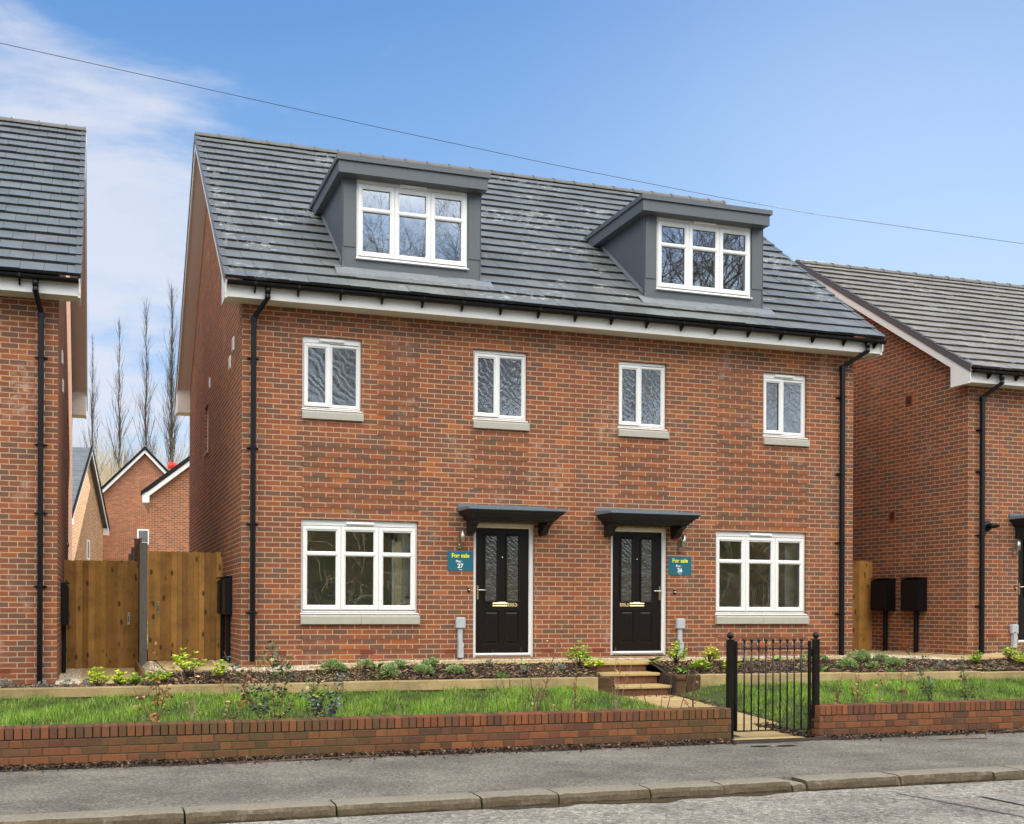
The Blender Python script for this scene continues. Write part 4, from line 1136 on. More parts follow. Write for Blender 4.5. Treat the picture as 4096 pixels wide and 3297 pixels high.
# ------------------------------------------------------------------ loose material: grass, bark, gravel, litter
def scatter(n, x0, x1, y0, y1): return rng.uniform(x0, x1, n), rng.uniform(y0, y1, n)
def grass_patch(name, x0, x1, density, label, y0=-5.04, y1=-1.80):
    n = int(density*(x1-x0)*(y1-y0)); x, y = scatter(n, x0, x1, y0, y1)
    keep = ~((x > PX0-.03) & (x < px1(y)+.03)); 
    x, y = x[keep], y[keep]; n = len(x)
    clump = np.sin(x*5.1+y*3.3)*np.sin(y*6.7-x*2.1)+.5*np.sin(x*13+1)*np.sin(y*11)+.6*np.sin(x*1.3+2)*np.sin(y*2.2+.5)
    keep = rng.random(n) < np.clip(.72+.28*clump, .3, 1); x, y, clump = x[keep], y[keep], clump[keep]; n = len(x)
    z = lawn_z(x, y)-.01
    d = np.minimum(np.abs(x-PX0), np.abs(x-px1(y))); hk = np.clip(.65+d*1.6, .6, 1)
    h = (.050+.030*np.clip(clump, -1, 1.3)+rng.uniform(-.015, .03, n))*hk; h = np.clip(h, .022, .14)
    tv = [(-.5, 0, 0), (.5, 0, 0), (-.36, .10, .5), (.36, .10, .5), (0, .36, 1.0), (0, .37, 1.01)]
    tf = [(0, 1, 3, 2), (2, 3, 5, 4)]
    w = rng.uniform(.004, .0085, n)
    lean = rng.uniform(-.1, .55, n); yaw = rng.uniform(0, 2*math.pi, n)
    bend = np.stack([w, h*rng.uniform(.5, 1.6, n), h], 1)
    rot = eul(n, -lean*.5, rng.uniform(-.25, .25, n), yaw)
    base = pal([(.22, .42, .025), (.12, .27, .018), (.34, .54, .04), (.07, .17, .012), (.44, .56, .12), (.26, .46, .04), (.30, .42, .10)], n, .2)
    dry = rng.random(n) < .025; base[dry] = (.38, .33, .15)
    base *= np.clip(.80+.34*clump, .38, 1.3)[:, None]
    o = inst(name, tv, tf, np.stack([x, y, z], 1), rot, bend, base, M['grass'], origin=(float(x.mean()), float(y.mean()), .3))
    return tag(o, label, 'grass', kind='stuff')
grass_patch('lawn_grass', -4.6, PX0, 2300, 'long bright green grass of the lawn left of the path')
grass_patch('lawn_grass', 5.6, 13.8, 2500, 'long bright green grass of the lawn right of the path')

def bark(name, x0, x1, y0, y1, dens, label, zf, size=1.0, pale=.26):
    n = int(dens*(x1-x0)*(y1-y0)); x, y = scatter(n, x0, x1, y0, y1)
    tv = [(-.5, -.5, 0), (.5, -.35, 0), (.5, .5, 0), (-.5, .35, 0), (-.5, -.5, 1), (.5, -.35, 1), (.5, .5, 1), (-.5, .35, 1)]
    tf = [(4, 5, 6, 7), (0, 3, 2, 1), (0, 1, 5, 4), (1, 2, 6, 5), (2, 3, 7, 6), (3, 0, 4, 7)]
    sc = np.stack([rng.uniform(.025, .085, n)*size, rng.uniform(.008, .022, n)*size, rng.uniform(.003, .008, n)], 1)
    rot = eul(n, rng.normal(0, .45, n), rng.normal(0, .32, n), rng.uniform(0, 6.3, n))
    z = zf(x, y)+rng.uniform(-.005, .022, n)
    cols = pal([(.045, .028, .018), (.03, .019, .013), (.065, .040, .025), (.09, .055, .033)], n, .25)
    pl = rng.random(n) < pale; cols[pl] = pal([(.34, .22, .115), (.25, .155, .08), (.42, .30, .17)], int(pl.sum()), .2)
    return tag(inst(name, tv, tf, np.stack([x, y, z], 1), rot, sc, cols, M['chip'], origin=((x0+x1)/2, (y0+y1)/2, .5)), label, 'bark mulch', kind='stuff')
bark('bark_mulch', -3.9, 4.95, -1.60, -1.0, 2100, 'dark bark mulch of the bed left of the steps', ground_z)
bark('bark_mulch', 6.1, 14, -1.60, -1.0, 2100, 'dark bark mulch of the bed right of the steps', ground_z)
bark('bark_mulch', -3.9, .3, -1.0, -.72, 1700, 'dark bark mulch in front of the side paths', ground_z)
bark('bark_mulch', 5.55, 5.80, -5.2, -4.35, 1500, 'dark bark debris beside the path inside the iron gate', lambda x, y: path_z(y)+.01+0*x, .8, .1)
bark('leaf_litter', 5.98, 6.12, -4.4, -1.75, 500, 'dead leaves and bark along the edge of the path', lambda x, y: path_z(y)+.012+0*x, .7, .1)
bark('leaf_litter', 4.95, 6.0, -2.0, -1.72, 170, 'dead leaves at the foot of the steps', lambda x, y: path_z(y)+.008+0*x, .8, .2)

def gravel(name, rects, dens, label, r=(.008, .02), dz=.006):
    X = []; Y = []
    for x0, x1, y0, y1 in rects:
        n = int(dens*(x1-x0)*(y1-y0)); x, y = scatter(n, x0, x1, y0, y1); X.append(x); Y.append(y)
    x = np.concatenate(X); y = np.concatenate(Y); n = len(x)
    tv = [(1, 0, 0), (.3, .9, 0), (-.8, .6, 0), (-.9, -.5, 0), (.2, -1, 0), (.1, .1, 1), (0, 0, -1)]
    tf = [(0, 1, 5), (1, 2, 5), (2, 3, 5), (3, 4, 5), (4, 0, 5), (1, 0, 6), (2, 1, 6), (3, 2, 6), (4, 3, 6), (0, 4, 6)]
    s_ = rng.uniform(r[0], r[1], n); sc = np.stack([s_, s_*rng.uniform(.6, 1, n), s_*rng.uniform(.45, .8, n)], 1)
    rot = eul(n, rng.normal(0, .5, n), rng.normal(0, .5, n), rng.uniform(0, 6.3, n))
    cols = pal([(.62, .52, .36), (.70, .62, .48), (.50, .40, .26), (.56, .50, .42), (.42, .33, .22)], n, .15)
    z = ground_z(x, np.maximum(y, -.9))+dz+rng.uniform(-.004, .012, n)
    return tag(inst(name, tv, tf, np.stack([x, y, z], 1), rot, sc, cols, M['stone'], origin=(float(x.mean()), float(y.mean()), .6)), label, 'gravel', kind='stuff')
gravel('gravel_strip', [(0, 10.6, -.33, .0), (-.4, .9, -1.0, -.3)], 3000, 'cream gravel strip along the foot of the middle houses', dz=.014)
gravel('gravel_strip', [(LX, LX+.32, -1.0, 2.9), (-1.38, -1.1, -.9, 2.3), (-.24, 0, -.9, 2.3)], 3000, 'cream gravel beside the two side paths', dz=.004)
gravel('gravel_strip', [(10.55, 12.2, -1.0, 2.4), (12.9, 13.05, -.3, 2.4), (13.0, 15, -.33, 0)], 2600, 'cream gravel between the middle houses and the right house', r=(.012, .028))
b = MB(); b.box(-1.40, -1.36, -.9, 2.3, .35, .56, M['sleeper_dark'], (1.5, 1.5, 1.5)); tag(b.build('path_edging', origin=(-1.38, .7, .4)), 'dark timber edging board between the two side paths', 'edging board')

# leaf litter on the footway
def litter(name, x0, x1, label, n, y0=-5.50, spread=.13):
    x = rng.uniform(x0, x1, n); y = -5.285-np.abs(rng.normal(0, spread, n))*rng.uniform(.2, 1, n)
    tv = [(-.5, 0, 0), (0, -.28, .12), (.5, 0, 0), (0, .3, .15)]; tf = [(0, 1, 2, 3)]
    s_ = rng.uniform(.012, .05, n); sc = np.stack([s_, s_, s_*rng.uniform(.3, 1.3, n)], 1)
    rot = eul(n, rng.normal(0, .5, n), rng.normal(0, .5, n), rng.uniform(0, 6.3, n))
    z = .008+np.clip(.035+(y+5.285)*.16, 0, .035)*rng.random(n)+.002
    cols = pal([(.075, .045, .030), (.05, .032, .022), (.12, .075, .045), (.035, .024, .018), (.19, .12, .07)], n, .3)
    return tag(inst(name, tv, tf, np.stack([x, y, z], 1), rot, sc, cols, M['chip'], origin=((x0+x1)/2, -5.4, 0)), label, 'dead leaves', kind='stuff')
litter('leaf_litter', -6, 4.65, 'dead leaves and twigs along the foot of the left garden wall', 6500)
litter('leaf_litter', 5.85, 13, 'dead leaves and twigs along the foot of the right garden wall', 3000)
n = 420; x = rng.uniform(-4, 9, n); y = rng.uniform(-7.7, -5.5, n)
tag(inst('leaf_litter', [(-.5, 0, 0), (0, -.2, .1), (.5, 0, 0), (0, .2, .1)], [(0, 1, 2, 3)], np.stack([x, y, np.full(n, .006)], 1), eul(n, rng.normal(0, .15, n), rng.normal(0, .15, n), rng.uniform(0, 6.3, n)),
     np.repeat(rng.uniform(.006, .03, n)[:, None], 3, 1), pal([(.35, .27, .17), (.2, .13, .08), (.5, .42, .32), (.05, .04, .03)], n), M['chip']), 'small bits of straw and leaf scattered over the pavement', 'dead leaves', kind='stuff')
for (pts, lb) in (([(7.0, -5.75, .01), (7.3, -5.77, .012), (7.62, -5.80, .01)], 'short brown stick lying on the pavement right of the gate'),
                  ([(8.0, -5.42, .01), (8.5, -5.38, .03), (8.72, -5.34, .08), (8.76, -5.33, .13)], 'bent brown stick at the foot of the right garden wall'),
                  ([(-.9, -5.46, .01), (1.6-.9, -5.40, .02)], 'long straight pale stem lying along the left garden wall')):
    b = MB(); b.tube(pts, .006, M['stem'], 5); tag(b.build('stick', origin=pts[0]), lb, 'stick', 'sticks on the pavement')

# ------------------------------------------------------------------ plants
LEAFK = 1.35
LEAF4 = ([(0, 0, 0), (.5, -.32, .05), (1, 0, -.05), (.5, .32, .05)], [(0, 1, 2, 3)])
HOLLY = ([(0, 0, 0), (.25, -.30, .08), (.42, -.17, 0), (.6, -.36, .08), (.75, -.14, 0), (1, 0, .02), (.75, .14, 0), (.6, .36, .08), (.42, .17, 0), (.25, .30, .08)], [tuple(range(10))])
def leaves(name, pos, direc, size, cols, mat, parent, tpl=LEAF4, wid=1.0, jit=.5):
    n = len(pos); cols = np.clip(np.asarray(cols)*LEAFK, 0, .95); d = np.asarray(direc, float)+rng.normal(0, jit, (n, 3)); d /= np.linalg.norm(d, axis=1)[:, None]
    up = rng.normal(0, .5, (n, 3))+np.array([0, 0, 1.0]); s_ = np.cross(up, d); s_ /= np.linalg.norm(s_, axis=1)[:, None]+1e-9
    u = np.cross(d, s_); rot = np.stack([d, s_, u], 2)
    sc = np.stack([size, size*wid, size], 1)
    o = np.array(world_origin(parent))
    return inst(name, tpl[0], tpl[1], np.asarray(pos)+o, rot, sc, cols, mat, parent=parent, origin=o)

def dome_bush(x, y, z, r, label, cols=((.19, .30, .09), (.27, .38, .14), (.10, .18, .05), (.36, .44, .22)), group='round green bushes in the planting beds', n=1500, size=.017, cat='bush', squash=.72, name='round_bush'):
    t = thing(name, (x, y, z), label, cat, group)
    nb = int(38*r/.13); C0 = []                     # clumps of shoots, so the outline is knobbly
    for i in range(nb):
        a = rng.uniform(0, 6.283); e = math.acos(rng.uniform(-.1, 1)); q = r*rng.uniform(.72, 1.0)
        C0.append((q*math.sin(e)*math.cos(a), q*math.sin(e)*math.sin(a), q*math.cos(e)*squash+r*.25))
    C0 = np.array(C0); k = rng.integers(0, nb, n)
    off = rng.normal(0, 1, (n, 3)); off /= np.linalg.norm(off, axis=1)[:, None]; off *= rng.uniform(.2, 1, (n, 1))*r*.21
    p = C0[k]+off; p[:, 2] = np.abs(p[:, 2]); dd = p/np.linalg.norm(p, axis=1)[:, None]+np.array([0, 0, .4])
    leaves('foliage', p, dd, rng.uniform(size*.7, size*1.4, n), pal(cols, n, .2), M['leaf'], t, wid=.8)
    s_ = MB()
    for i in range(14):
        c = C0[i % nb]; s_.tube([(x, y, z), (x+c[0]*.5, y+c[1]*.5, z+c[2]*.6), (x+c[0]*.9, y+c[1]*.9, z+c[2]*.95)], [.005, .004, .002], M['stem'], 4)
    s_.build('stem', t)
    return t

def whorl_bush(x, y, z, h, w, label, cols, group='yellow green leafy shrubs in the planting beds', k=22, size=.05, nl=6, name='leafy_shrub', cat='shrub'):
    t = thing(name, (x, y, z), label, cat, group); s_ = MB(); P = []; D = []; S = []
    for i in range(k):
        a = rng.uniform(0, 6.283); q = math.sqrt(rng.random()); hh = h*(1-.45*q*q)*rng.uniform(.45, 1.0)
        tip = np.array([math.cos(a)*q*w, math.sin(a)*q*w, hh])
        s_.tube([(x, y, z), (x+tip[0]*.45, y+tip[1]*.45, z+hh*.55), (x+tip[0], y+tip[1], z+hh)], [.005, .004, .0025], M['stem'], 4)
        for tier, f in ((0, 1.0), (1, .72)):
            for j in range(nl):
                b_ = 6.283*j/nl+rng.uniform(-.3, .3)+tier; P.append(tip*np.array([f, f, f])+rng.normal(0, .003, 3)); D.append((math.cos(b_), math.sin(b_), .35)); S.append(size*rng.uniform(.7, 1.2))
    s_.build('stem', t); n = len(P)
    leaves('foliage', np.array(P), np.array(D), np.array(S), pal(cols, n, .18), M['leaf'], t, wid=.75, jit=.2)
    return t

def sapling(x, y, z, tips, label, kind, n, group, cols, size=.045, stem='stem', name='sapling', cat='sapling', lo=.15, tpl=LEAF4, mat='leaf', r0=.0065, spread=.05, wid=1.0, twigs=5):
    """stems drawn from the foot to each tip, leaves along the upper part"""
    t = thing(name, (x, y, z), label, cat, group); s_ = MB(); segs = []
    def stem_(p0, p1, r, wob=.04):
        L = (p1-p0).length; pts = [p0.lerp(p1, i/6)+(Vector((random.uniform(-1, 1), random.uniform(-1, 1), 0))*wob*L*(0 if i in (0,) else 1)*.35) for i in range(7)]; pts[-1] = p1
        s_.tube(pts, [r*(1-.7*i/6) for i in range(7)], M[stem], 5); return pts
    foot = Vector((x, y, z))
    for dx, dy, h in tips:
        pts = stem_(foot+Vector((random.uniform(-.01, .01), random.uniform(-.01, .01), 0)), foot+Vector((dx, dy, h)), r0); segs.append((pts, h))
        for k in range(twigs):
            f = random.uniform(.25, .9); i = int(f*6); b0 = pts[i]; L = h*random.uniform(.12, .28)
            d = Vector((random.uniform(-1, 1), random.uniform(-.6, .6), random.uniform(.3, 1))).normalized()*L
            segs.append((stem_(b0, b0+d, r0*.45), L))
    s_.build('stem', t)
    if n:
        P = []; D = []
        W = [s[1] for s in segs]
        for i in range(n):
            pts, h = random.choices(segs, W)[0]; f = random.uniform(lo, 1); j = min(5, int(f*6)); p = pts[j].lerp(pts[j+1], f*6-j)-foot
            dd = Vector((random.uniform(-1, 1), random.uniform(-1, 1), random.uniform(-.3, .6))).normalized()
            P.append(p+dd*random.uniform(0, spread)*.4); D.append(dd)
        leaves('foliage', np.array(P), np.array(D), rng.uniform(size*.6, size*1.3, n), pal(cols, n, .22), M[mat], t, tpl=tpl, wid=wid, jit=.3)
    return t
BEECH = [(.24, .095, .035), (.30, .13, .05), (.17, .07, .028), (.34, .17, .08), (.46, .27, .15)]
HOL = [(.022, .055, .022), (.03, .075, .03), (.05, .11, .05), (.10, .14, .11), (.04, .08, .02), (.12, .16, .05)]
HOLV = [(.08, .13, .03), (.16, .20, .05), (.04, .09, .025), (.30, .28, .09), (.06, .10, .05)]
CHO = [(.42, .50, .03), (.56, .60, .05), (.30, .42, .03), (.20, .33, .03), (.50, .58, .10)]
CHG = [(.20, .34, .03), (.32, .45, .04), (.12, .25, .03), (.45, .52, .06)]
LAV = [(.17, .19, .16), (.25, .27, .24), (.12, .14, .11), (.32, .31, .28)]
YB = -4.90
gB, gT, gH = 'young beech saplings behind the garden wall', 'bare twigs behind the garden wall', 'young holly saplings behind the garden wall'
zL = lambda x: float(lawn_z(x, YB))
def beech(x, tips, n, label, **k): return sapling(x, YB, zL(x), tips, label, 'beech', int(n*1.35), gB, BEECH, size=k.pop('size', .042), name='beech_sapling', cat='sapling', **k)
def twig(x, dx, h, label, stem='stem', buds=0, cols=((.25, .35, .05),), r0=.004, twigs=0):
    return sapling(x, YB, zL(x), [(dx, 0, h)], label, 'twig', buds, gT, cols, size=.022, stem=stem, name='bare_twig', cat='twig', lo=.6, r0=r0, twigs=twigs)
beech(-1.45, [(-.02, 0, .80), (-.22, .05, .42), (.12, 0, .5)], 85, 'bushy beech sapling with the most brown leaves, in front of the concrete post', size=.052, lo=.05, spread=.12)
beech(-1.10, [(.02, .02, .66), (-.12, 0, .55)], 16, 'thin forked beech sapling in front of the right timber gate', stem='stem_pale')
beech(-.72, [(.20, .02, .62), (-.10, .03, .42)], 44, 'leaning beech sapling with brown leaves, just left of the tall holly', lo=.1, size=.046)
def holly(x, tips, n, label, cols=HOL, y=YB, size=.045, **k):
    return sapling(x, y, float(lawn_z(x, y)), tips, label, 'holly', int(n*1.7), gH, cols, size=size, name='holly_sapling', cat='sapling', tpl=HOLLY, mat='leaf_gloss', r0=.007, spread=.12, wid=1.0, twigs=9, **k)
holly(-.42, [(-.38, .1, .74), (-.2, .1, .45)], 95, 'holly sapling leaning left towards the two meter boxes', size=.042)
holly(-.30, [(-.02, .12, .85), (.16, .1, .60), (-.18, .1, .50), (.26, 0, .34)], 250, 'tallest and bushiest holly sapling, in front of the left downpipe', cols=HOL+HOLV)
holly(.08, [(.02, .1, .52), (.18, .1, .38)], 80, 'variegated holly sapling right of the tallest holly', cols=HOLV)
holly(.22, [(.18, .0, .48), (-.22, 0, .34), (.10, 0, .22)], 130, 'low grey blue holly sapling, the rightmost of the left group', cols=[(.05, .08, .06), (.13, .17, .16), (.03, .06, .035), (.2, .25, .24)])
twig(-2.50, .05, .24, 'short dry straw stalk at the far left of the lawn', 'stem_pale')
twig(.80, .14, .46, 'bare twig leaning right below the left window, left of the crossing pair', 'stem')
twig(.98, -.05, .62, 'thin pale twig crossing in front of the round bushes', 'stem_pale')
twig(1.40, .16, .42, 'bare twig leaning right towards door 885', 'stem')
twig(1.60, .03, .32, 'short pale upright twig left of door 885', 'stem_pale')
twig(1.91, -.04, .48, 'dark upright twig with a green bud at its tip, left of door 885', 'stem', 3)
twig(2.06, -.02, .66, 'thin upright twig in front of the left edge of door 885', 'stem', 5)
twig(2.22, -.22, .74, 'thin twig leaning left with a green tip in front of door 885', 'stem', 6)
twig(2.36, -.04, .76, 'upright twig with green buds in front of the right half of door 885', 'stem', 6)
beech(2.49, [(.36, 0, 1.10), (-.08, 0, .62), (.05, 0, .36)], 22, 'tall beech sapling reaching up between the two doors', r0=.008, twigs=7)
beech(2.73, [(-.03, 0, .17), (.06, 0, .12)], 10, 'tiny beech sapling with a few brown leaves just above the wall', twigs=2, size=.035)
beech(2.95, [(0, 0, .42), (.12, 0, .26), (.02, 0, .62)], 22, 'beech sapling with drooping brown leaves left of the steps', size=.04)
beech(3.44, [(0, 0, .75), (.06, 0, .60), (-.05, 0, .34), (.22, 0, .62)], 24, 'many stemmed beech sapling in front of the bottom steps', r0=.005, stem='stem_pale')
for x, dx, h, lb in ((3.66, -.08, .34, 'leftmost of the bare canes in front of the steps'), (3.78, -.10, .20, 'shortest of the bare canes in front of the steps'), (3.86, -.13, .40, 'cane leaning left, third from the left before the steps'),
                     (4.01, .0, .32, 'thick upright cane with a blunt top before the steps'), (4.10, .03, .52, 'tallest upright cane before the steps'), (4.22, .14, .50, 'rightmost cane before the steps, leaning right')):
    twig(x, dx, h, lb, 'stem', r0=.0065)
beech(4.40, [(.06, 0, .82), (-.14, 0, .22), (.02, 0, .5)], 16, 'slim beech sapling left of the iron gate, against the path')
twig(6.15, .12, .44, 'pale straw stalk leaning right beside the right gate post', 'stem_pale')
beech(6.32, [(.0, 0, .26), (.08, 0, .44)], 22, 'small beech sapling just right of the iron gate', size=.04)
beech(6.60, [(.03, 0, .46), (-.1, 0, .34), (.16, 0, .3)], 34, 'beech sapling with curled brown leaves, second right of the gate')
beech(6.93, [(-.02, 0, .48), (.10, 0, .52)], 18, 'twin stemmed beech sapling, third right of the gate', stem='stem_pale')
beech(7.24, [(-.01, 0, .58), (.12, 0, .44)], 16, 'beech sapling right of the twin stemmed one, with small leaves')
twig(7.46, .20, .72, 'long bare stick leaning right beside the right holly saplings', 'stem')
holly(7.70, [(-.24, .1, .78), (.04, .1, .40), (-.12, 0, .28)], 150, 'taller holly sapling right of the gate, leaning left', size=.038)
holly(8.20, [(.06, .1, .62), (-.06, 0, .30), (.12, 0, .26)], 85, 'shorter dark holly sapling nearest the right edge', size=.036)
twig(8.48, .08, .36, 'thin straw stalk near the right edge of the lawn', 'stem_pale')
# beds
zb = lambda x, y: float(ground_z(x, y))
RB = 1.08
for x, y, r, lb in ((1.11, -1.15, .155, 'largest round green bush, leftmost under the left window'), (1.575, -1.12, .125, 'second round bush from the left, at the back of the bed'), (2.06, -1.12, .105, 'small round bush at the back, third from the left'),
                    (1.86, -1.42, .145, 'round bush at the front of the bed, below the smallest one'), (2.335, -1.40, .135, 'round bush at the front of the bed, left of the grey cable box'), (2.53, -1.12, .115, 'round bush at the back of the bed, left of the grey cable box'),
                    (2.79, -1.40, .115, 'round bush at the front, right below the grey cable box'),
                    (9.06, -1.12, .10, 'round bush at the foot of the right downpipe, nearest the gate post'), (9.30, -1.42, .14, 'round bush in front of the right downpipe'), (9.78, -1.12, .16, 'widest round bush, at the corner of the middle houses'),
                    (9.75, -1.45, .10, 'small round bush between the corner of the house and the sleeper'), (10.22, -1.10, .10, 'small round bush beside the cream gravel'), (10.22, -1.40, .14, 'round bush at the front, beside the cream gravel'), (8.75, -1.15, .11, 'round bush seen behind the right gate post')):
    dome_bush(x, y, zb(x, y), r*RB, lb, n=int(2100*(r/.13)**2), size=.02)
for x, y, h, w, c, lb, sz in ((-1.98, -1.50, .26, .13, CHO, 'yellow green shrub before the left timber gate, the leftmost one', .06), (-1.72, -1.35, .22, .09, CHO, 'small yellow green shrub before the left gate, second from left', .055), (-1.55, -1.45, .17, .10, CHG, 'low yellow green shrub between the gates and the concrete post', .055),
                      (-1.25, -1.5, .22, .17, CHG, 'pale green shrub at the foot of the concrete post', .055), (-.86, -1.25, .40, .22, CHO, 'largest bright yellow shrub, before the right timber gate', .065), (-.46, -1.45, .30, .13, CHO, 'yellow green shrub between the largest one and the holly', .05),
                      (4.78, -1.20, .38, .20, CHG, 'tall green shrub left of the steps', .055), (4.95, -1.38, .24, .14, CHO, 'low yellow green shrub touching the steps', .055), (6.42, -1.15, .38, .17, CHG, 'green and cream shrub below the right cable box', .055), (6.62, -1.5, .25, .15, CHG, 'green shrub behind the short pale sleeper', .06),
                      (7.02, -1.10, .26, .17, CHO, 'yellow green shrub below the left side of the right window', .055), (7.15, -1.52, .24, .14, CHO, 'green shrub touching the left gate post', .055), (11.95, -1.3, .27, .12, CHG, 'narrow yellow green shrub at the corner of the right house', .045),
                      (12.75, -1.2, .30, .13, CHG, 'green shrub before the right house, left of the large yellow one', .05), (13.0, -1.45, .26, .32, CHO, 'large spreading yellow shrub at the right edge', .06), (13.35, -1.0, .26, .15, [(.12, .22, .10), (.2, .33, .13)], 'dark green shrub below the right cable box of the right house', .055)):
    whorl_bush(x, y, zb(x, y), h, w, lb, c, k=int(14+60*w), size=sz)
GOLD = [(.42, .30, .07), (.50, .38, .12), (.28, .28, .08), (.45, .36, .2)]
PINK = [(.42, .24, .14), (.50, .34, .20), (.30, .22, .10), (.22, .26, .10)]
CREAM = [(.42, .38, .22), (.30, .28, .13), (.20, .22, .09), (.38, .26, .14)]
for x, y, tips, n, c, lb in ((.50, -1.2, [(0, 0, .3), (.1, 0, .24), (-.1, 0, .2)], 130, GOLD, 'thin golden shrub with tiny leaves, left of the round bushes'), (.05, -1.35, [(-.2, 0, .2), (.2, 0, .22), (0, 0, .26), (.1, 0, .3)], 260, GOLD[2:]+HOLV, 'dense golden green shrub at the foot of the left downpipe'),
                         (1.38, -1.45, [(0, 0, .28), (-.1, 0, .2), (.1, 0, .22)], 120, PINK, 'pinkish dry shrub between the round bushes'), (.95, -1.6, [(0, 0, .1), (.15, 0, .08), (-.1, 0, .07)], 50, PINK, 'low reddish plant at the front of the left bed'),
                         (7.60, -1.3, [(0, 0, .34), (-.14, 0, .3), (.15, 0, .3)], 190, CREAM, 'cream and pink shrub behind the left bars of the gate'), (8.02, -1.25, [(0, 0, .38), (-.12, 0, .3), (.16, 0, .34)], 220, CREAM, 'cream and pink shrub behind the middle bars of the gate'), (8.45, -1.55, [(0, 0, .2), (-.1, 0, .16)], 80, CREAM, 'low straggly shrub behind the right bars of the gate'),
                         (9.55, -1.12, [(0, 0, .2), (.08, 0, .17)], 60, GOLD, 'small yellowing shrub beside the right downpipe')):
    sapling(x, y, zb(x, y), tips, lb, 'shrub', n, 'straggly shrubs in the planting beds', c, size=.020, name='straggly_shrub', cat='shrub', lo=.2, spread=.12, twigs=10, r0=.003)
for x, y, r, lb in ((-3.07, -1.5, .10, 'grey lavender tuft at the left edge'), (-2.66, -1.5, .08, 'grey lavender tuft below the left house downpipe'), (-2.36, -1.45, .09, 'grey lavender tuft at the corner of the left house'), (-2.12, -1.05, .08, 'grey lavender tuft on the gravel by the left meter box'),
                    (3.42, -1.12, .07, 'tiny grey lavender tuft before the door 885 threshold'), (3.85, -1.42, .08, 'grey lavender tuft below the middle of door 885'), (4.40, -1.38, .08, 'grey lavender tuft between door 885 and the steps'), (11.1, -1.45, .08, 'grey lavender tuft in the bed below the right gravel')):
    dome_bush(x, y, zb(x, y), r, lb, LAV, 'grey lavender tufts in the planting beds', 420, .018, 'lavender', 1.1, 'lavender')
def weed(x, y, k, L, label, cols=((.16, .33, .05), (.12, .27, .05), (.22, .40, .08)), cat='weed', up=.8, wid=.7):
    t = thing('broadleaf_weed', (x, y, zb(x, y)), label, cat, 'broad leaved weeds in the planting beds')
    V = []; F = []; b = MB()
    for i in range(k):
        a = 6.283*i/k+random.uniform(-.4, .4); l = L*random.uniform(.6, 1.1); el = up*random.uniform(.5, 1.3)
        d = Vector((math.cos(a)*math.cos(el), math.sin(a)*math.cos(el), math.sin(el))); s_ = Vector((-math.sin(a), math.cos(a), 0))
        z0 = Vector((x, y, zb(x, y))); pts = []
        for j in range(7):
            f = j/6; c = z0+d*l*f-Vector((0, 0, 1))*l*.35*f*f; w = l*.20*wid*math.sin(math.pi*min(1, .04+f*.96))**.7*(0.25 if f < .25 else 1)
            pts.append((c-s_*w+Vector((0, 0, w*.3)), c, c+s_*w+Vector((0, 0, w*.3))))
        col = tuple(v*random.uniform(.8, 1.2) for v in random.choice(cols))
        for p, q in zip(pts, pts[1:]):
            b.face([p[0], p[1], q[1], q[0]], M['leaf'], col, True); b.face([p[1], p[2], q[2], q[1]], M['leaf'], col, True)
    b.build('leaves', t)
weed(1.66, -1.55, 4, .22, 'upright broad leaved weed at the front of the left bed'); weed(1.75, -1.1, 4, .26, 'tall broad leaved weed at the back between two round bushes', up=1.2)
weed(.98, -1.3, 3, .16, 'single broad weed leaf leaning on the largest round bush'); weed(.72, -1.65, 3, .12, 'small broad leaved weed at the front left of the left bed'); weed(3.95, -1.15, 4, .2, 'broad leaved weed below the right side of door 885'); weed(4.35, -1.15, 5, .18, 'flat broad leaved weed between the two doors', up=.3)
weed(4.15, -1.62, 5, .14, 'low green weed at the sleeper left of the steps', up=.3); weed(6.10, -1.02, 5, .24, 'large leaved weed at the top right of the steps', wid=1.3); weed(6.28, -1.55, 6, .26, 'large leaved weed behind the black sleeper block', wid=1.2)
weed(8.72, -1.55, 5, .24, 'broad leaved weed at the foot of the right gate post'); weed(8.28, -1.05, 5, .2, 'broad leaved weed behind the gate, right of the cream shrubs'); weed(7.78, -1.08, 4, .2, 'broad leaved weed behind the gate, under the right window')
weed(11.9, -1.6, 6, .18, 'grey green weed at the front of the bed by the right house', ((.2, .34, .18), (.14, .27, .12)), up=.4); weed(2.2, -1.66, 5, .1, 'tiny green weed at the sleeper below the round bushes', up=.2)
def tuft(x, y, n, L, label):
    t = thing('grass_tuft', (x, y, zb(x, y)), label, 'grass tuft', 'grass tufts in the planting beds')
    tv = [(-.5, 0, 0), (.5, 0, 0), (-.36, .25, .6), (.36, .25, .6), (0, .8, .9), (0, .81, .9)]
    o = np.array(world_origin(t)); h = rng.uniform(.5, 1, n)*L
    inst('blades', tv, [(0, 1, 3, 2), (2, 3, 5, 4)], o+rng.normal(0, .03, (n, 3))*np.array([1, 1, 0]), eul(n, rng.normal(-.2, .2, n), rng.normal(0, .2, n), rng.uniform(0, 6.3, n)), np.stack([np.full(n, .006), h, h], 1), pal([(.14, .32, .05), (.2, .4, .08)], n), M['grass'], parent=t, origin=o)
tuft(3.40, -1.58, 110, .13, 'grass tuft at the front of the bed below door 885'); tuft(9.95, -1.6, 50, .12, 'grass tuft at the front of the bed by the corner'); tuft(10.75, -1.6, 40, .10, 'grass tuft in the bed below the right gravel')

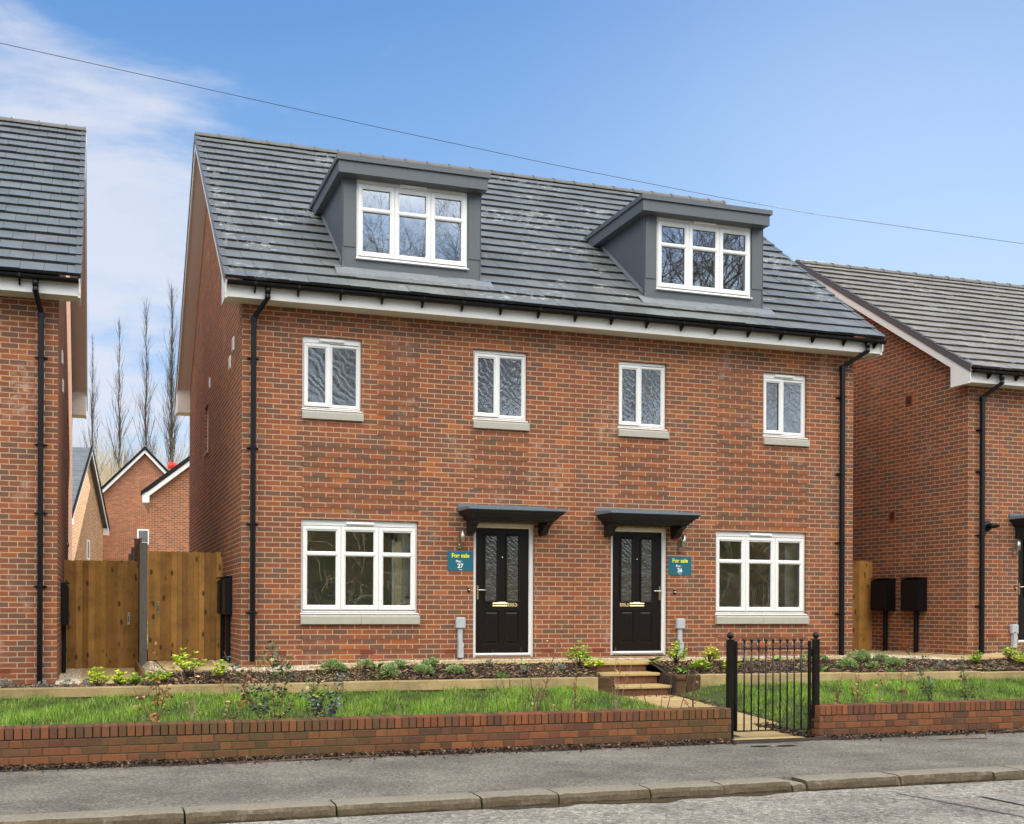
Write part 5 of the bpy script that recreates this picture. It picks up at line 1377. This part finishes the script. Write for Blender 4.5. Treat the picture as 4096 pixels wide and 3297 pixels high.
# ------------------------------------------------------------------ overhead wire
pts = [(-9, -4.1, 7.55), (-3.023, -3.18, 7.5), (-.827, -2.833, 7.497), (1.387, -2.479, 7.494), (3.966, -2.108, 7.494), (6.602, -1.805, 7.495), (8.542, -1.633, 7.5), (12.664, -1.536, 7.51), (22, -1.0, 7.6)]
b = MB(); b.tube(pts, .0036, M['cable'], 6); tag(b.build('overhead_cable', origin=(5, -2, 7.5)), 'thin black overhead cable crossing the sky above the roofs', 'cable')

# ------------------------------------------------------------------ houses beyond the gap
def far_house(loc, rz_, W, D, ze, zr, label, mat, wins=(), tile='tile_clean', gable_front=True):
    """gable faces local -y; ridge along local y"""
    h = thing('brick_house', loc, label, 'house', 'brick houses seen through the gap', rz_)
    UVZ[0] = 0
    w = MB(); bm = M[mat]
    w.face([(-W/2, 0, 0), (W/2, 0, 0), (W/2, 0, ze), (0, 0, zr-.1), (-W/2, 0, ze)], bm)
    w.face([(W/2, D, 0), (-W/2, D, 0), (-W/2, D, ze), (0, D, zr-.1), (W/2, D, ze)], bm)
    w.face([(-W/2, D, 0), (-W/2, 0, 0), (-W/2, 0, ze), (-W/2, D, ze)], bm); w.face([(W/2, 0, 0), (W/2, D, 0), (W/2, D, ze), (W/2, 0, ze)], bm)
    w.build('wall', h, local=True)
    sl = (zr-ze)/(W/2); ov = .3; r = MB(); xe = W/2+ov; zel = ze-ov*sl+.08
    for s_ in (-1, 1):
        n = 14
        for k in range(n):
            x0 = s_*xe*(1-k/n); x1 = s_*xe*(1-(k+1)/n)
            z0 = lerp(zel, zr, k/n); z1 = lerp(zel, zr, (k+1)/n)
            r.prism([(x0, z0), (x0, z0+.10), (x1, z1+.06), (x1, z1)], 1, -ov, D+ov, M[tile], (1, 1, 1))
    r.build('roof', h, local=True)
    bb = MB()
    for s_ in (-1, 1):
        for y in (-ov+.01, D+ov-.03):
            bb.prism([(s_*(xe-.05), zel-.02), (0, zr-.01), (0, zr-.24), (s_*(xe-.05), zel-.23)], 1, y, y+.02, M['upvc_board'])
            bb.prism([(s_*(xe+.02), zel-.03), (s_*(xe+.02), zel+.15), (0, zr+.16), (0, zr-.04)], 1, y-.05, y+.05, M['meter'])
            bb.box(s_*(W/2-.02), s_*(xe-.04), y-.004, y+.018, zel-.30, zel+.12, M['upvc_board'])
        bb.prism([(s_*(W/2), zel-.28), (s_*(xe-.05), zel-.28), (s_*(xe-.05), zel), (s_*(W/2), zel+.1)], 1, -ov+.03, D+ov-.03, M['upvc_board'])
    bb.build('bargeboard', h, local=True)
    for (a, c, e, f, face) in wins:
        m = MB()
        if face == 'front':
            m.ring(a, e, c, f, [(0, .05), (0, -.03), (.085, -.03), (.09, .0)], M['upvc'], 0)
            m.box(a-.05, e+.05, -.07, .02, c-.12, c, M['sill'])
            wo = m.build('window', h, local=True); p = MB(); p.face([(a+.08, -.002, c+.08), (e-.08, -.002, c+.08), (e-.08, -.002, f-.08), (a+.08, -.002, f-.08)], M['glass_wavy'])
        else:
            T = lambda q: (W/2-q[1], q[0], q[2])
            m.ring(a, e, c, f, [(0, .0), (0, -.03), (.07, -.03), (.07, -.005)], M['upvc'], 0, T); wo = m.build('window', h, local=True)
            p = MB(); p.face([T((a+.07, -.006, c+.07)), T((e-.07, -.006, c+.07)), T((e-.07, -.006, f-.07)), T((a+.07, -.006, f-.07))], M['glass_wavy'])
        p.build('pane', wo, local=True)
    return h
thf = -R(16.79)
far_house((.70, 48.8, .2), -R(2.4), 8.4, 9, 6.1, 10.45, 'red brick house in the gap whose gable peaks in the middle', 'brick_far', [(-.42, 4.90, .28, 5.75, 'front')])
far_house((4.03, 28.72, .2), -R(5), 8.0, 9, 5.9, 9.1, 'red brick house in the gap, partly hidden by the middle houses', 'brick_far', [(-2.28, 3.72, -1.1, 5.1, 'front')])
far_house((-2.53, 43.4, .2), R(77.6), 8.05, 9, 5.75, 9.6, 'sunlit pale brick house behind the left gate, roof tiles facing the street', 'brick_buff', [(.1, 3.7, .75, 4.75, 'front')])
UVZ[0] = .746

# ------------------------------------------------------------------ trees
def tube_arr(segs, mat, name, parent, n=3):
    """segs: list of (p0,p1,r0,r1) -> one mesh of tapered n-gon tubes"""
    A = np.array([[*s[0], *s[1]] for s in segs]); r0 = np.array([s[2] for s in segs]); r1 = np.array([s[3] for s in segs])
    p0, p1 = A[:, :3], A[:, 3:]; d = p1-p0; d /= np.linalg.norm(d, axis=1)[:, None]+1e-9
    up = np.where(np.abs(d[:, 2:3]) < .9, np.array([[0, 0, 1.]]), np.array([[0, 1., 0]])); a = np.cross(d, up); a /= np.linalg.norm(a, axis=1)[:, None]; b_ = np.cross(a, d)
    V = []
    for base, rad in ((p0, r0), (p1, r1)):
        for k in range(n):
            t = 2*math.pi*k/n; V.append(base+(a*math.cos(t)+b_*math.sin(t))*rad[:, None])
    V = np.stack(V, 1).reshape(-1, 3); m = len(segs)
    F = np.array([(k, (k+1) % n, n+(k+1) % n, n+k) for k in range(n)])[None]+(np.arange(m)*2*n)[:, None, None]; F = F.reshape(-1, 4)
    me = bpy.data.meshes.new(name); me.vertices.add(len(V)); me.vertices.foreach_set('co', V.astype(np.float32).ravel())
    me.loops.add(F.size); me.loops.foreach_set('vertex_index', F.astype(np.int32).ravel()); me.polygons.add(len(F)); me.polygons.foreach_set('loop_start', (np.arange(len(F))*4).astype(np.int32))
    me.materials.append(mat); me.update(calc_edges=True); me.validate()
    o = bpy.data.objects.new(name, me); C.objects.link(o); o.parent = parent; return o
def grow(p, d, L, r, depth, rr, out, spread, kids, upb, gnarl=.18, shr=.68):
    n = 4; q = p; dd = d.copy(); pts = [p]
    for i in range(n):
        dd = (dd+Vector((rr.gauss(0, gnarl), rr.gauss(0, gnarl), rr.gauss(0, gnarl)+upb))).normalized()
        nq = q+dd*L/n; ra = r*(1-.55*i/n); rb = r*(1-.55*(i+1)/n); out.append((q, nq, ra, rb, depth)); q = nq; pts.append(q)
    if depth <= 0: return
    for k in range(kids):
        f = rr.uniform(.3, 1); i = min(n-1, int(f*n)); b0 = pts[i].lerp(pts[i+1], f*n-i)
        ax = Vector((rr.gauss(0, 1), rr.gauss(0, 1), rr.gauss(0, .5))).normalized()
        nd = (dd+ax*spread).normalized(); grow(b0, nd, L*shr*rr.uniform(.7, 1.1), r*.5*(1-.4*f), depth-1, rr, out, spread, kids, upb, gnarl, shr)
def bare_tree(name, loc, H, label, seed, group, mt='bark', mc=None, spread=.85, kids=5, depth=4, upb=.06, r=.16, poplar=False, n=3, cat='tree'):
    rr = random.Random(seed); t = thing(name, loc, label, cat, group); tr = []; out = []
    if poplar:
        q = Vector((0, 0, 0)); N = 24; pts = [q]
        for i in range(N):
            nq = Vector((rr.gauss(0, .05), rr.gauss(0, .05), H*(i+1)/N)); ra = r*(1-i/N)**1.3+.012; tr.append((q, nq, ra, r*(1-(i+1)/N)**1.3+.012)); q = nq; pts.append(q)
        for k in range(int(kids*14)):
            f = rr.uniform(.30, .96)**.9; b0 = Vector((0, 0, H*f)); a = rr.uniform(0, 6.28); wd = .30*(1-.5*f)
            d = Vector((math.cos(a)*wd, math.sin(a)*wd, 1)).normalized(); L = H*.20*(1.15-f)*rr.uniform(.5, 1.2)
            grow(b0, d, L, .035*(1.1-f)+.008, 2, rr, out, .24, 3, .10, .10, .55)
    else:
        q = Vector((0, 0, 0)); L0 = H*.3; dd = Vector((rr.gauss(0, .06), rr.gauss(0, .06), 1)).normalized(); nq = q+dd*L0
        tr.append((q, nq, r, r*.75)); 
        for k in range(kids):
            ax = Vector((rr.gauss(0, 1), rr.gauss(0, 1), 0)).normalized(); d = (Vector((0, 0, 1))+ax*spread*rr.uniform(.25, .8)).normalized()
            grow(nq-dd*L0*rr.uniform(0, .3), d, H*.36, r*.55, depth, rr, out, spread, kids, upb)
    tube_arr(tr, M[mt], 'trunk', t, 6)
    tube_arr([o[:4] for o in out if True], M[mc or mt], 'crown', t, n)
    return t
for i, (x, y, H, lb, sd) in enumerate(((-2.38, 78.8, 24.7, 'leftmost and shortest of the four bare poplars', 3), (-.2, 78.2, 25.9, 'second bare poplar from the left', 5), (2.0, 77.5, 27.8, 'third bare poplar from the left, tall and straight', 8), (4.1, 76.9, 29.0, 'rightmost and widest bare poplar, against the roof of the middle houses', 9))):
    bare_tree('poplar_tree', (x, y, 0), H, lb, sd, 'row of bare poplars behind the houses', poplar=True, r=.20, kids=(5, 6, 7, 12)[i])
# lower bare trees of the sunlit wood behind
rr = random.Random(21)
fl_lab = ['bare tree behind the peak of the middle gable', 'bare tree behind the left pale house', 'bare tree right of the middle gable', 'slim bare tree left of the middle gable', 'bare tree next to the wall of the middle houses', 'pale bare tree behind the leftmost poplar']
base3 = []
spots = [(.3, 66), (-3.2, 62), (3.4, 60), (-1.6, 58), (5.2, 64), (-5.0, 68)]
for i, (x, y) in enumerate(spots):
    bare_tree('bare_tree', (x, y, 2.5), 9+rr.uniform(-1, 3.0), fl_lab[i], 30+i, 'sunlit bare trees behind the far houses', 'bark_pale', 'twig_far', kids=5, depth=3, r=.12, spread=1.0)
hz0 = lambda y: 13.5*float(sstep((y-60)/55.))-.5
# mass of scrub behind (nobody could count it)
out = []; rr = random.Random(77)
for i in range(950):
    x = rr.uniform(-8, 12); y = rr.uniform(62, 92); z = hz0(y); H = rr.uniform(6.5, 13)*(1.15-.004*(y-60))
    grow(Vector((x, y, z)), Vector((rr.gauss(0, .12), rr.gauss(0, .12), 1)).normalized(), H*.6, .055, 2, rr, out, .75, 4, .05)
so = bpy.data.objects.new('woodland_scrub', None); bpy.data.objects.remove(so)
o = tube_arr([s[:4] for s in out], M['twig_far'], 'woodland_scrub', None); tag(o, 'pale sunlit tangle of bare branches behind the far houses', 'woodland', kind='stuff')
g = MB()
def hillz(x, y): return 13.5*float(sstep((y-60)/55.))+.6*math.sin(x*.21)+.5*math.sin(y*.3+x*.13)
g.grid(60, 30, lambda u, v: (-140+280*u, 60+80*v, hillz(-140+280*u, 60+80*v)), M['hill']); tag(g.build('hillside'), kind='structure')
def evergreen(x, y, z, H, label, seed):
    t = thing('evergreen_tree', (x, y, z), label, 'tree', 'dark evergreens on the far hill'); n = 3000
    f = rng.random(n)**.8; a = rng.uniform(0, 6.28, n); q = (1-f)*H*.28*rng.uniform(.3, 1, n)+.2
    p = np.stack([q*np.cos(a), q*np.sin(a), H*(.12+.88*f)], 1); d = np.stack([np.cos(a), np.sin(a), np.full(n, -.2)], 1)
    leaves('crown', p, d, rng.uniform(.25, .6, n), pal([(.07, .10, .03), (.10, .13, .045), (.05, .075, .03)], n, .25), M['leaf'], t)
    b = MB(); b.tube([(0, 0, -1), (0, 0, H*.9)], [.16, .03], M['bark'], 6); b.build('trunk', t, local=True)
evergreen(5.2, 84, hillz(5, 84)-.5, 7.5, 'dark evergreen on the hill left of the roof of the middle houses', 1)
evergreen(-2.6, 88, hillz(-2.6, 88)-.5, 6.0, 'dark evergreen on the hill behind the pale house', 2)
evergreen(2.2, 92, hillz(2, 92)-.5, 5.5, 'dark evergreen on the hill behind the middle gable', 3)
b = MB(); b.mesh([(2.5, 56.3, 10.55), (2.85, 56.3, 10.45), (3.2, 56.3, 10.75), (3.0, 56.3, 10.95), (2.6, 56.3, 11.0), (2.45, 56.3, 10.75), (2.8, 56.05, 10.75), (2.8, 56.5, 10.7)],
       [(0, 1, 6), (1, 2, 6), (2, 3, 6), (3, 4, 6), (4, 5, 6), (5, 0, 6), (1, 0, 7), (2, 1, 7), (3, 2, 7), (4, 3, 7), (5, 4, 7), (0, 5, 7)], M['red'])
tag(b.build('red_sheet', origin=(2.8, 56.3, 10.5)), 'small bright red sheet caught above the ridge between the far gables', 'sheet')

# ------------------------------------------------------------------ the wooded bank across the road (seen in the windows)
g = MB()
def bankz(x, y): t = float(sstep((-17.3-y)/9.0)); return 5.2*t+4*float(sstep((-26-y)/40.))+(.35*math.sin(x*.8+y*.5)+.25*math.sin(x*1.9-y))*t-.02
g.grid(90, 40, lambda u, v: (-70+160*u, -17.3-60*v*v-2*v, bankz(-70+160*u, -17.3-60*v*v-2*v)), M['bank']); tag(g.build('wooded_bank'), kind='structure')
out = []; rr = random.Random(91)
for i in range(900):
    x = rr.uniform(-12, 34); y = rr.uniform(-25.5, -18.2); z = bankz(x, y)-.1
    grow(Vector((x, y, z)), Vector((rr.gauss(0, .6), rr.gauss(0, .5), 1)).normalized(), rr.uniform(.8, 2.0), .014, 1, rr, out, 1.2, 4, -.12, .45)
o = tube_arr([s[:4] for s in out], M['twig_far'], 'bank_undergrowth', None); tag(o, 'tangled pale stems and ivy on the bank across the road', 'undergrowth', kind='stuff')
protos = [bare_tree('bare_tree', (0, 0, 0), 15, 'x', 60+i, 'bare trees on the bank across the road', 'bark', kids=5, depth=4, r=.2, spread=.9) for i in range(3)]
for p in protos: note_children(p)
tspots = [(5.5, -24, .88), (9, -23, 1.0), (12.5, -25.5, .92), (16.5, -23.5, 1.06), (20, -25, 1.22), (23.5, -23.5, 1.15), (27, -26, 1.1), (31, -24, 1.1), (1.5, -25, .85), (-3, -24, .8), (-8, -26, .9), (14, -29, 1.1), (22, -30, 1.2), (8, -30, 1.0)]
for i, (x, y, s_) in enumerate(tspots):
    o = protos[i] if i < 3 else copy_tree(protos[i % 3])
    o.location = (x, y, bankz(x, y)-.1); o.scale = (s_, s_, s_); o.rotation_euler.z = i*1.3
    o['label'] = 'bare tree on the bank behind the camera, reflected in the windows'

# ------------------------------------------------------------------ sky and sun
SUN_AZ, SUN_EL = 39.0, 26.0                       # azimuth from +Y towards +X
wld = bpy.data.worlds.new('World'); scn.world = wld; wld.use_nodes = True
nt = wld.node_tree; nt.nodes.clear()
class WN(NT):
    def __init__(s): s.t = nt
w = WN()
outw = w.n('ShaderNodeOutputWorld'); bg = w.n('ShaderNodeBackground'); bg.inputs[1].default_value = .10
sky = w.n('ShaderNodeTexSky', sky_type='NISHITA'); sky.sun_disc = False; sky.sun_elevation = R(SUN_EL); sky.sun_rotation = R(SUN_AZ)
sky.air_density = 1.0; sky.dust_density = .35; sky.ozone_density = 3.0
tc = w.n('ShaderNodeTexCoord'); D = tc.outputs['Generated']; sp = w.n('ShaderNodeSeparateXYZ'); w.l(D, sp.inputs[0])
dx, dy, dz = sp.outputs
G = 5.35                                               # display value -> world value at this exposure
grad = w.ramp(dz, [(.0, (.80, .87, .96)), (.10, (.68, .80, .95)), (.22, (.42, .61, .91)), (.34, (.24, .47, .83)), (.50, (.115, .305, .69)), (1.0, (.09, .24, .60))])
az = w.math('DIVIDE', dx, w.math('MAXIMUM', dy, .05))
pale = w.math('MULTIPLY', w.smooth(az, .3, 1.3), w.smooth(dz, .62, .15))
grad = w.mix(w.math('MULTIPLY', pale, .75), grad, (.50, .69, .95))
grad = w.mix(1.0, grad, (G, G, G), 'MULTIPLY')
skyc = w.mix(.12, grad, sky.outputs[0])
zz = w.math('ADD', w.math('MAXIMUM', dz, 0), .12)
cv = w.n('ShaderNodeCombineXYZ'); w.l(w.math('DIVIDE', dx, zz), cv.inputs[0]); w.l(w.math('DIVIDE', dy, zz), cv.inputs[1]); w.l(w.math('MULTIPLY', dz, 3), cv.inputs[2])
n1 = w.noise(cv.outputs[0], 1.5, 8, .58, .5); n2 = w.noise(cv.outputs[0], 2.6, 6, .62, .4)
nn = w.math('ADD', w.math('MULTIPLY', n1, .7), w.math('MULTIPLY', n2, .3))
left_ = w.smooth(az, .32, -.10)                        # thicker cloud towards the left of the view
behind = w.smooth(dy, .25, -.35)                       # and bright cloud added behind the camera to light the shaded house fronts
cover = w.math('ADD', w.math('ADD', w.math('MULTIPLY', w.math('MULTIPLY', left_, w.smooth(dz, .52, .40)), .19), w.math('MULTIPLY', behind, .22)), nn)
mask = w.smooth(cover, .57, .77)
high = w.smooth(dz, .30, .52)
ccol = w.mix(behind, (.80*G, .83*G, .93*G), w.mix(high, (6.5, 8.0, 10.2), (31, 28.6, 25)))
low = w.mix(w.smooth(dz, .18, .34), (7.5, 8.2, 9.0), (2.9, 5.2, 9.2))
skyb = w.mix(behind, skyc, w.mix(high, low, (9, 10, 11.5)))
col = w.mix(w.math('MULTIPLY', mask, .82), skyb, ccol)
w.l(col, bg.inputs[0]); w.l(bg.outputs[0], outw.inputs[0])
sd = bpy.data.lights.new('sun', 'SUN'); sd.energy = 4.8; sd.angle = R(.5); sd.color = (1, .92, .78)
so = bpy.data.objects.new('sun', sd); C.objects.link(so)
v = Vector((math.sin(R(SUN_AZ))*math.cos(R(SUN_EL)), math.cos(R(SUN_AZ))*math.cos(R(SUN_EL)), math.sin(R(SUN_EL))))
so.rotation_euler = v.to_track_quat('Z', 'Y').to_euler(); so.location = (0, 0, 30)

# ------------------------------------------------------------------ camera
f_, cx_, th_, rho = 4208.0, 1655.0, R(16.791), .0044
cy_ = 2420+rho*(cx_-385)
cd = bpy.data.cameras.new('camera'); cam = bpy.data.objects.new('camera', cd); C.objects.link(cam)
cam.location = (-2.007, -15.29, 1.47)
mx = Matrix.Rotation(-th_, 4, 'Z') @ Matrix.Rotation(R(90), 4, 'X') @ Matrix.Rotation(rho, 4, 'Z')
cam.rotation_euler = mx.to_euler()
cd.sensor_fit = 'HORIZONTAL'; cd.sensor_width = 36; cd.lens = 36*f_/4096
cd.shift_x = (2048-cx_)/4096; cd.shift_y = (cy_-1648.5)/4096
cd.clip_start = .1; cd.clip_end = 1000
scn.camera = cam
scn.view_settings.view_transform = 'Standard'; scn.view_settings.look = 'None'; scn.view_settings.gamma = 1
scn.view_settings.exposure = .9
scn.cycles.max_bounces = 8; scn.cycles.transparent_max_bounces = 12; scn.cycles.caustics_reflective = False; scn.cycles.caustics_refractive = False
